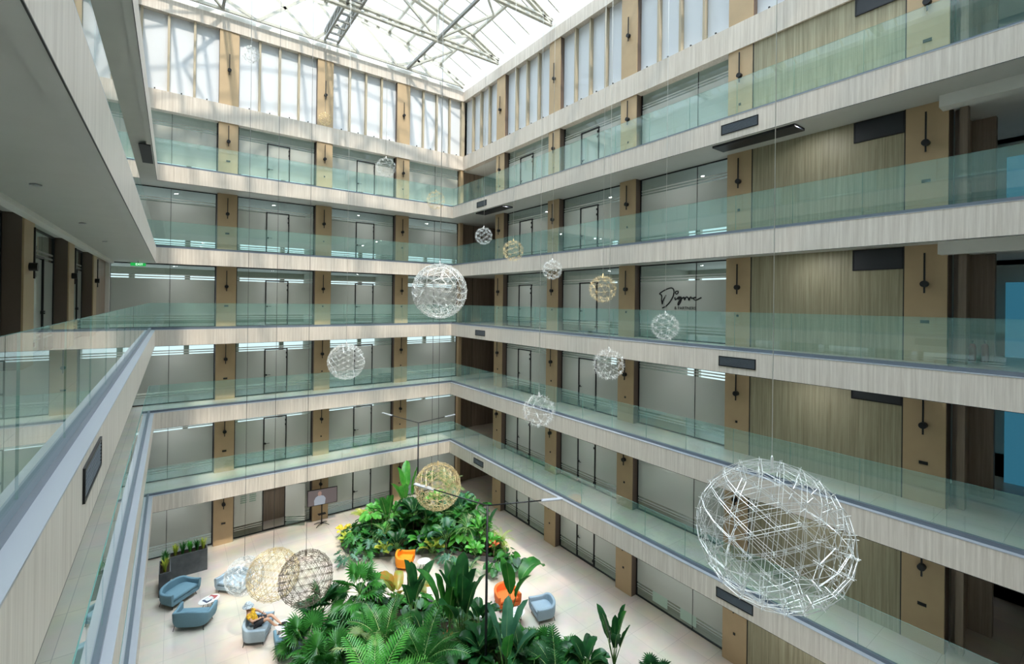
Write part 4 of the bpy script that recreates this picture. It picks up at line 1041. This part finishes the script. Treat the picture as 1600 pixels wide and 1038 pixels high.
def plant(name, kind, loc, label, mat='g_mid', n=8, size=1.0, seed=1, group=None, cat='plant', aim=None, mat2=None, h=None):
    """loc is the foot of the plant on its bed; h lifts the crown on a stem"""
    rg = random.Random(seed); root = empty(name, (loc[0], loc[1], .22)); tag(root, label, cat, group)
    ml, ms = MB(), MB(); B = Vector((0, 0, h or 0))
    if h:
        ms.tube([(0, 0, -.06), (rg.uniform(-.05, .05), rg.uniform(-.05, .05), h*.5), (0, 0, h)], [.055, .045, .04] if kind in ('fan', 'pinnate') else .03, 7, mi=2)
    for i in range(n):
        az = 6.283*i/n*1.0+rg.uniform(-.35, .35) if kind != 'spear' else 0
        mi = 1 if (mat2 and rg.random() < .3) else 0
        if aim is not None and i < len(aim): az = aim[i][0]
        k = size*rg.uniform(.8, 1.1)
        if kind == 'paddle':
            el = R(rg.uniform(58, 84)) if aim is None or i >= len(aim) else R(aim[i][1])
            dr = rg.uniform(.35, 1.3) if aim is None or i >= len(aim) else aim[i][2]
            L = 1.25*k if aim is None or i >= len(aim) else aim[i][3]
            paddle(ml, ms, B, az, el, (1.0*k if aim is None or i >= len(aim) else aim[i][4]), L, .195*L/1.25*rg.uniform(.9, 1.15), dr, rg, mi=mi, torn=.06)
        elif kind == 'broad':
            paddle(ml, ms, B+Vector((0, 0, rg.uniform(0, .15))), az, R(rg.uniform(25, 70)), .35*k, .55*k, .14*k, 1.2, rg, mi=mi)
        elif kind == 'heart': heart(ml, ms, B, az, R(rg.uniform(20, 65)), .55*k*rg.uniform(.6, 1.3), .42*k, .2*k, rg, mi=mi)
        elif kind == 'monstera': heart(ml, ms, B, az, R(rg.uniform(15, 65)), .6*k*rg.uniform(.6, 1.4), .55*k, .30*k, rg, slits=1, mi=mi)
        elif kind == 'fan': fan(ml, ms, B, az, R(rg.uniform(5, 75)), .55*k, .52*k, rg, mi=mi)
        elif kind == 'pinnate': pinnate(ml, ms, B, az, R(rg.uniform(35, 78)), 1.5*k, .42*k, rg, droop=rg.uniform(1.1, 1.8), mi=mi)
        elif kind == 'fern': pinnate(ml, ms, B, az, R(rg.uniform(30, 80)), .8*k, .17*k, rg, droop=1.6, n=18, lwid=.014, mi=mi)
    if kind == 'spear': spear(ml, (0, 0, B.z), .75*size, n*4, .35*size, .025, seed)
    ml.build('leaves', [mat, mat2 or mat], root, recalc=False)
    if ms.v: ms.build('stems', ['stem', 'rib', 'stemb'], root, recalc=False)
    return root

def inside(p, poly):
    c = False; n = len(poly)
    for i in range(n):
        (x1, y1), (x2, y2) = poly[i], poly[(i+1) % n]
        if (y1 > p[1]) != (y2 > p[1]) and p[0] < (x2-x1)*(p[1]-y1)/(y2-y1)+x1: c = not c
    return c
PLANTS = [
    ('banana_plant', 'paddle', (-4.09, -2.86), 'tall banana plant with upright bright leaves at the top of the corner bed', 'g_bright', 6, 1.15, 3, 1.0, None, None),
    ('banana_plant', 'paddle', (-5.10, -2.84), 'banana plant with an upright bright leaf, just before the tallest one in the corner bed', 'g_mid', 5, 0.9, 4, 0.5, None, None),
    ('areca_palm', 'pinnate', (-5.69, -1.17), 'yellow green feathery palm at the television end of the corner bed', 'g_yellow', 10, 0.75, 5, 0.4, None, None),
    ('areca_palm', 'pinnate', (-0.72, -1.18), 'pale green feathery palm behind the gold globe above the corner bed', 'g_pale', 11, 0.95, 6, 0.9, None, None),
    ('areca_palm', 'pinnate', (-1.40, -0.14), 'green feathery palm between the banana plant and the gold globe', 'g_mid', 8, 0.8, 7, 1.2, None, None),
    ('monstera', 'monstera', (-6.76, -2.80), 'mid green split leaf plant at the rounded end of the corner bed', 'g_mid', 14, 0.9, 8, 0.3, None, None),
    ('monstera', 'monstera', (-6.17, -3.50), 'blue green split leaf plant beyond the orange armchair in the corner bed', 'g_blue', 14, 0.95, 9, 0.3, None, None),
    ('monstera', 'monstera', (-7.35, -3.62), 'low blue green split leaf plant spilling over the end kerb', 'g_blue', 12, 0.8, 10, None, None, None),
    ('monstera', 'monstera', (-6.59, -3.93), 'low mid green split leaf plant on the floor side of the bed end', 'g_mid', 12, 0.8, 11, None, None, None),
    ('croton', 'broad', (-6.91, -1.17), 'plant with bright yellow leaves at the end of the corner bed', 'g_gold', 12, 0.6, 12, None, None, None),
    ('croton', 'broad', (-7.03, -2.13), 'yellow green mottled plant beside the yellow leaved one', 'g_yellow', 14, 0.6, 13, None, None, None),
    ('philodendron', 'heart', (-5.00, -2.97), 'heart leaved plant behind the yellow striped one', 'g_mid', 14, 1.0, 14, 0.2, None, None),
    ('fan_palm', 'fan', (-4.38, -3.40), 'low fan palm behind the orange armchair', 'g_mid', 9, 0.85, 15, 0.2, None, None),
    ('dracaena', 'broad', (-5.85, -4.24), 'yellow edged striped plant beside the orange armchair', 'g_yellow', 16, 0.75, 16, None, None, None),
    ('dracaena', 'broad', (-3.90, -5.52), 'yellow edged striped plant behind the small round table', 'g_yellow', 18, 0.9, 17, None, 'g_mid', None),
    ('philodendron', 'heart', (-3.95, -4.25), 'dark heart leaved plant between the fan palm and the striped plant', 'g_dark', 14, 1.0, 18, 0.1, None, None),
    ('rubber_plant', 'broad', (-3.64, -3.02), 'dark broad leaved plant below the gold globe', 'g_dark', 16, 1.3, 19, 0.6, None, None),
    ('rubber_plant', 'broad', (-3.22, -5.61), 'blue green upright broad leaved plant near the table end of the bed', 'g_blue', 12, 1.3, 20, 0.4, 'g_mid', None),
    ('calathea', 'broad', (-1.42, -3.80), 'grey green large leaved plant standing upright in the middle of the corner bed', 'g_blue', 11, 1.5, 21, 0.7, None, None),
    ('calathea', 'broad', (-0.87, -4.37), 'green large leaved plant beside the upright grey green one', 'g_mid', 12, 1.3, 22, 0.6, None, None),
    ('philodendron', 'heart', (-2.53, -3.96), 'bright heart leaved plant in the middle of the corner bed', 'g_bright', 16, 1.1, 23, 0.6, None, None),
    ('philodendron', 'heart', (-2.41, -5.77), 'bright heart leaved plant near the lamp side of the corner bed', 'g_bright', 16, 1.0, 24, 0.3, None, None),
    ('croton', 'broad', (-2.43, -7.04), 'bright bushy plant in the near part of the corner bed', 'g_bright', 20, 0.7, 25, 0.2, None, None),
    ('croton', 'broad', (-1.49, -7.06), 'bright bushy plant beside the near lamp post line in the corner bed', 'g_bright', 20, 0.75, 26, 0.3, None, None),
    ('areca_palm', 'fern', (-0.80, -6.88), 'yellow green grassy fern at the floor edge of the corner bed', 'g_yellow', 18, 1.0, 27, 0.3, None, None),
    ('bromeliad', 'broad', (-1.56, -7.37), 'coral red bromeliad in the floor side of the corner bed', 'g_red', 10, 0.5, 28, 0.3, None, None),
    ('fern', 'fern', (-0.98, -5.63), 'bright fern at the long wall side of the corner bed', 'g_bright', 18, 1.0, 29, 0.6, None, None),
    ('philodendron', 'heart', (-1.26, -8.03), 'glossy heart leaved plant at the pointed end of the corner bed', 'g_mid', 18, 0.9, 30, None, None, None),
    ('philodendron', 'heart', (-1.28, -8.71), 'dark heart leaved plant on the outermost tip of the corner bed', 'g_dark', 16, 0.9, 31, None, None, None),
    ('philodendron', 'heart', (-2.10, -8.34), 'mid green heart leaved plant low on the near edge of the corner bed', 'g_mid', 16, 0.9, 32, None, None, None),
    ('fern', 'fern', (-3.08, -7.69), 'blue green fern low on the near edge of the corner bed', 'g_blue', 20, 0.9, 33, None, None, None),
    ('monstera', 'monstera', (-3.52, -6.38), 'split leaf plant low behind the small round table', 'g_blue', 12, 0.8, 34, None, None, None),
    ('banana_plant', 'paddle', (-1.34, -6.36), 'short dark banana plant in the long wall side of the corner bed', 'g_dark', 5, 0.7, 35, 0.3, None, None),
    ('rubber_plant', 'broad', (-5.29, -4.45), 'dark broad leaved plant close behind the orange armchair', 'g_dark', 14, 1.0, 36, 0.1, None, None),
    ('fern', 'fern', (-5.47, -2.31), 'dark fern between the feathery palm and the banana plant', 'g_dark', 18, 1.1, 37, 0.2, None, None),
    ('philodendron', 'heart', (-5.93, -2.17), 'dark heart leaved plant above the split leaf plants', 'g_dark', 16, 0.9, 38, 0.2, None, None),
    ('fan_palm', 'fan', (-9.55, -7.69), 'dark spiky fan palm at the outer end of the near bed, below the dark globe', 'g_dark', 14, 1.15, 39, 0.6, None, None),
    ('fan_palm', 'fan', (-8.35, -8.22), 'big round leaved fan palm on a trunk by the stone path', 'g_mid', 12, 1.35, 40, 1.1, None, None),
    ('fan_palm', 'fan', (-10.44, -8.99), 'mid green fan palm beside the lying person', 'g_mid', 14, 1.2, 41, 0.4, None, None),
    ('fan_palm', 'fan', (-9.39, -9.22), 'dark fan palm between the two big fan palms', 'g_dark', 12, 1.0, 42, 0.5, None, None),
    ('fan_palm', 'fan', (-10.29, -10.64), 'mid green fan palm beside the armchair seen from its back', 'g_mid', 14, 1.3, 43, 0.6, None, None),
    ('fan_palm', 'fan', (-9.26, -11.01), 'pale green drooping fan palm in the middle of the near bed', 'g_pale', 5, 1.2, 44, 1.0, None, None),
    ('areca_palm', 'pinnate', (-8.40, -10.88), 'feather palm with dark arching fronds in the middle of the near bed', 'g_mid', 12, 1.1, 45, 0.6, None, None),
    ('areca_palm', 'pinnate', (-9.52, -13.06), 'big bright feather palm closest to the camera', 'g_bright', 11, 1.35, 46, 0.9, None, None),
    ('areca_palm', 'pinnate', (-7.79, -12.54), 'mid green feather palm before the big banana clump', 'g_mid', 11, 1.15, 47, 0.8, None, None),
    ('rubber_plant', 'broad', (-9.16, -9.58), 'dark broad leaved undergrowth plant under the drooping pale palm', 'g_dark', 16, 1.2, 48, None, None, None),
    ('rubber_plant', 'broad', (-7.36, -9.47), 'plant with large rust tinted leaves beside the path', 'g_rust', 7, 1.7, 49, 0.9, None, None),
    ('rubber_plant', 'paddle', (-7.25, -10.62), 'plant with very large dark oval leaves beside the rust tinted one', 'g_dark', 5, 1.1, 50, 0.9, None, None),
    ('banana_plant', 'paddle', (-6.13, -12.15), 'biggest banana clump with long upright leaves beside the near lamp post', 'g_dark', 9, 1.2, 51, 0.7, 'g_mid', None),
    ('banana_plant', 'paddle', (-6.48, -11.81), 'banana clump with a bright leaf on the path side of the biggest one', 'g_mid', 6, 1.2, 52, 0.5, None, None),
    ('banana_plant', 'paddle', (-5.72, -14.15), 'banana clump with a drooping ribbed leaf behind the near lamp post', 'g_blue', 6, 1.0, 53, 0.5, 'g_mid', None),
    ('banana_plant', 'paddle', (-4.28, -12.51), 'banana plant with one long leaf arching over the light blue armchair', 'g_mid', 4, 1.2, 54, 1.2, None, [(R(8), 55, 2.3, 1.5, 1.0), (R(120), 75, .6, 1.2, .7), (R(200), 78, .5, 1.3, .7), (R(-60), 70, 1.2, 1.1, .6)]),
    ('banana_plant', 'paddle', (-2.28, -15.54), 'banana clump standing alone at the floor end of the near bed', 'g_dark', 8, 0.85, 55, 0.3, 'g_mid', None),
    ('fan_palm', 'fan', (-3.92, -13.72), 'fan palm before the light blue armchair', 'g_mid', 13, 0.95, 56, 0.4, None, None),
    ('fan_palm', 'fan', (-3.51, -14.55), 'fan palm between the armchair and the lone banana clump', 'g_mid', 13, 0.9, 57, 0.4, None, None),
    ('fan_palm', 'fan', (-1.51, -16.53), 'low spiky fan palm at the last tip of the near bed', 'g_dark', 12, 0.8, 58, 0.2, None, None),
    ('philodendron', 'heart', (-4.64, -14.09), 'dark heart leaved plant low before the drooping banana leaf', 'g_dark', 16, 1.2, 59, 0.5, None, None),
    ('rubber_plant', 'broad', (-5.85, -13.07), 'dark broad leaved undergrowth at the foot of the near lamp post', 'g_dark', 18, 1.4, 60, 0.5, None, None),
    ('fern', 'fern', (-7.16, -12.66), 'dark fern under the mid green feather palm', 'g_dark', 22, 1.3, 61, 0.5, None, None),
    ('bromeliad', 'broad', (-6.51, -11.74), 'small coral red bromeliad among the banana stems', 'g_red', 8, 0.5, 62, 0.5, None, None),
    ('areca_palm', 'pinnate', (-4.49, -15.16), 'dark feather palm at the near edge below the fan palms', 'g_dark', 11, 1.0, 63, 0.5, None, None),
    ('rubber_plant', 'broad', (-3.28, -15.21), 'dark broad leaved plant beside the lone banana clump', 'g_dark', 16, 1.2, 64, 0.3, None, None),
    ('fan_palm', 'fan', (-10.25, -11.59), 'dark fan palm at the bottom of the near bed towards the sofas', 'g_dark', 13, 1.2, 65, 0.5, None, None),
    ('areca_palm', 'pinnate', (-8.57, -13.36), 'dark feather palm beside the big bright one', 'g_dark', 11, 1.2, 66, 0.5, None, None),
]
for (nm, kd, lc, lb, mt, n, sz, sd, hh, m2, aim) in PLANTS:
    plant(nm, kd, lc, lb, mt, n, sz, sd, None, 'plant', aim, m2, hh)
# undergrowth: filling plants deep in both beds
FK = [('philodendron', 'heart', 'g_mid', 14, 1.1, 'mid green heart leaved plant'), ('rubber_plant', 'broad', 'g_dark', 14, 1.25, 'dark broad leaved plant'),
      ('fern', 'fern', 'g_mid', 20, 1.15, 'mid green fern plant'), ('monstera', 'monstera', 'g_mid', 12, .95, 'split leaved plant'),
      ('philodendron', 'heart', 'g_bright', 16, .95, 'bright heart leaved plant'), ('croton', 'broad', 'g_bright', 16, .95, 'bright broad leaved plant')]
REF = {(-4.09, -2.86): 'the tallest banana plant', (-5.69, -1.17): 'the yellow feathery palm', (-.72, -1.18): 'the pale feathery palm', (-6.91, -1.17): 'the yellow leaved croton',
       (-4.38, -3.4): 'the low fan palm', (-5.85, -4.24): 'the striped plant by the armchair', (-3.9, -5.52): 'the striped plant by the table', (-1.42, -3.8): 'the grey green calathea',
       (-1.56, -7.37): 'the coral bromeliad', (-.98, -5.63): 'the bright fern', (-8.35, -8.22): 'the fan palm on a trunk', (-9.26, -11.01): 'the pale drooping palm',
       (-9.52, -13.06): 'the big bright feather palm', (-6.04, -12.0): 'the biggest banana clump', (-2.3, -15.5): 'the lone banana clump', (-6.0, -13.45): 'the near lamp post',
       (-3.92, -13.72): 'the armchair fan palm', (-10.44, -8.99): 'the fan palm by the person', (-7.36, -9.47): 'the rust leaved plant', (-7.79, -12.54): 'the mid green feather palm'}
WAY = ['on the long wall side of', 'cornerwards of', 'on the end wall side of', 'diagonally behind', 'on the sofa side of', 'diagonally before', 'on the camera side of', 'diagonally beyond']
USED = set()
def where(lb, p):
    for (x, y), nm in sorted(REF.items(), key=lambda r: (r[0][0]-p[0])**2+(r[0][1]-p[1])**2):
        w = WAY[int(round(math.degrees(math.atan2(p[1]-y, p[0]-x))/45)) % 8]; t = '%s %s %s' % (lb, w, nm)
        if t not in USED: USED.add(t); return t
LB = lambda lb, bi: lb.replace('bright', 'deep green') if bi else lb
rg = random.Random(11)
for bi, (poly, cnt, nm, hmax) in enumerate(((OUT1, 46, 'the corner bed', 1.5), (OUT2, 44, 'the near bed', 1.0))):
    xs = [p[0] for p in poly]; ys = [p[1] for p in poly]; done = []; tries = 0
    cx = sum(xs)/len(xs); cy = sum(ys)/len(ys)
    while len(done) < cnt and tries < 4000:
        tries += 1
        p = (rg.uniform(min(xs), max(xs)), rg.uniform(min(ys), max(ys)))
        q = (cx+(p[0]-cx)*1.10, cy+(p[1]-cy)*1.10)
        if not inside(q, poly) or any((p[0]-a)**2+(p[1]-b)**2 < .42**2 for a, b in done): continue
        done.append(p); i = len(done) % len(FK)
        edge = 0 if inside((cx+(p[0]-cx)*1.45, cy+(p[1]-cy)*1.45), poly) else 1
        ty, kd, mt, n, sz, lb = FK[i]
        if bi == 1 and mt in ('g_bright', ): mt = 'g_mid'
        plant(ty, kd, p, where(LB(lb, bi), p), mt, n, sz, 500+bi*100+len(done), '%ss of %s' % (LB(lb, bi), nm), 'plant', None, None, (None if edge else rg.uniform(.2, hmax*.75)))
for poly, nm, mt in ((OUT1, 'the corner bed', 'g_mid'), (OUT2, 'the near bed', 'g_dark')):
    m = MB(); rg = random.Random(5); cx = sum(p[0] for p in poly)/len(poly); cy = sum(p[1] for p in poly)/len(poly); xs = [p[0] for p in poly]; ys = [p[1] for p in poly]
    ms = MB(); c = 0
    while c < 1300:
        p = (rg.uniform(min(xs)-.1, max(xs)+.1), rg.uniform(min(ys)-.1, max(ys)+.1))
        if not inside((cx+(p[0]-cx)*.975, cy+(p[1]-cy)*.975), poly): continue
        c += 1
        heart(m, ms, Vector((p[0]-cx, p[1]-cy, .2+rg.uniform(0, .12))), rg.uniform(0, 6.28), R(rg.uniform(20, 70)), rg.uniform(.05, .22), rg.uniform(.14, .24), rg.uniform(.06, .1), rg)
    o = m.build('ground_cover', [mt], loc=(cx, cy, 0), recalc=False); tag(o, 'low leafy ground cover over the soil of %s' % nm, 'ground cover', None, 'stuff')
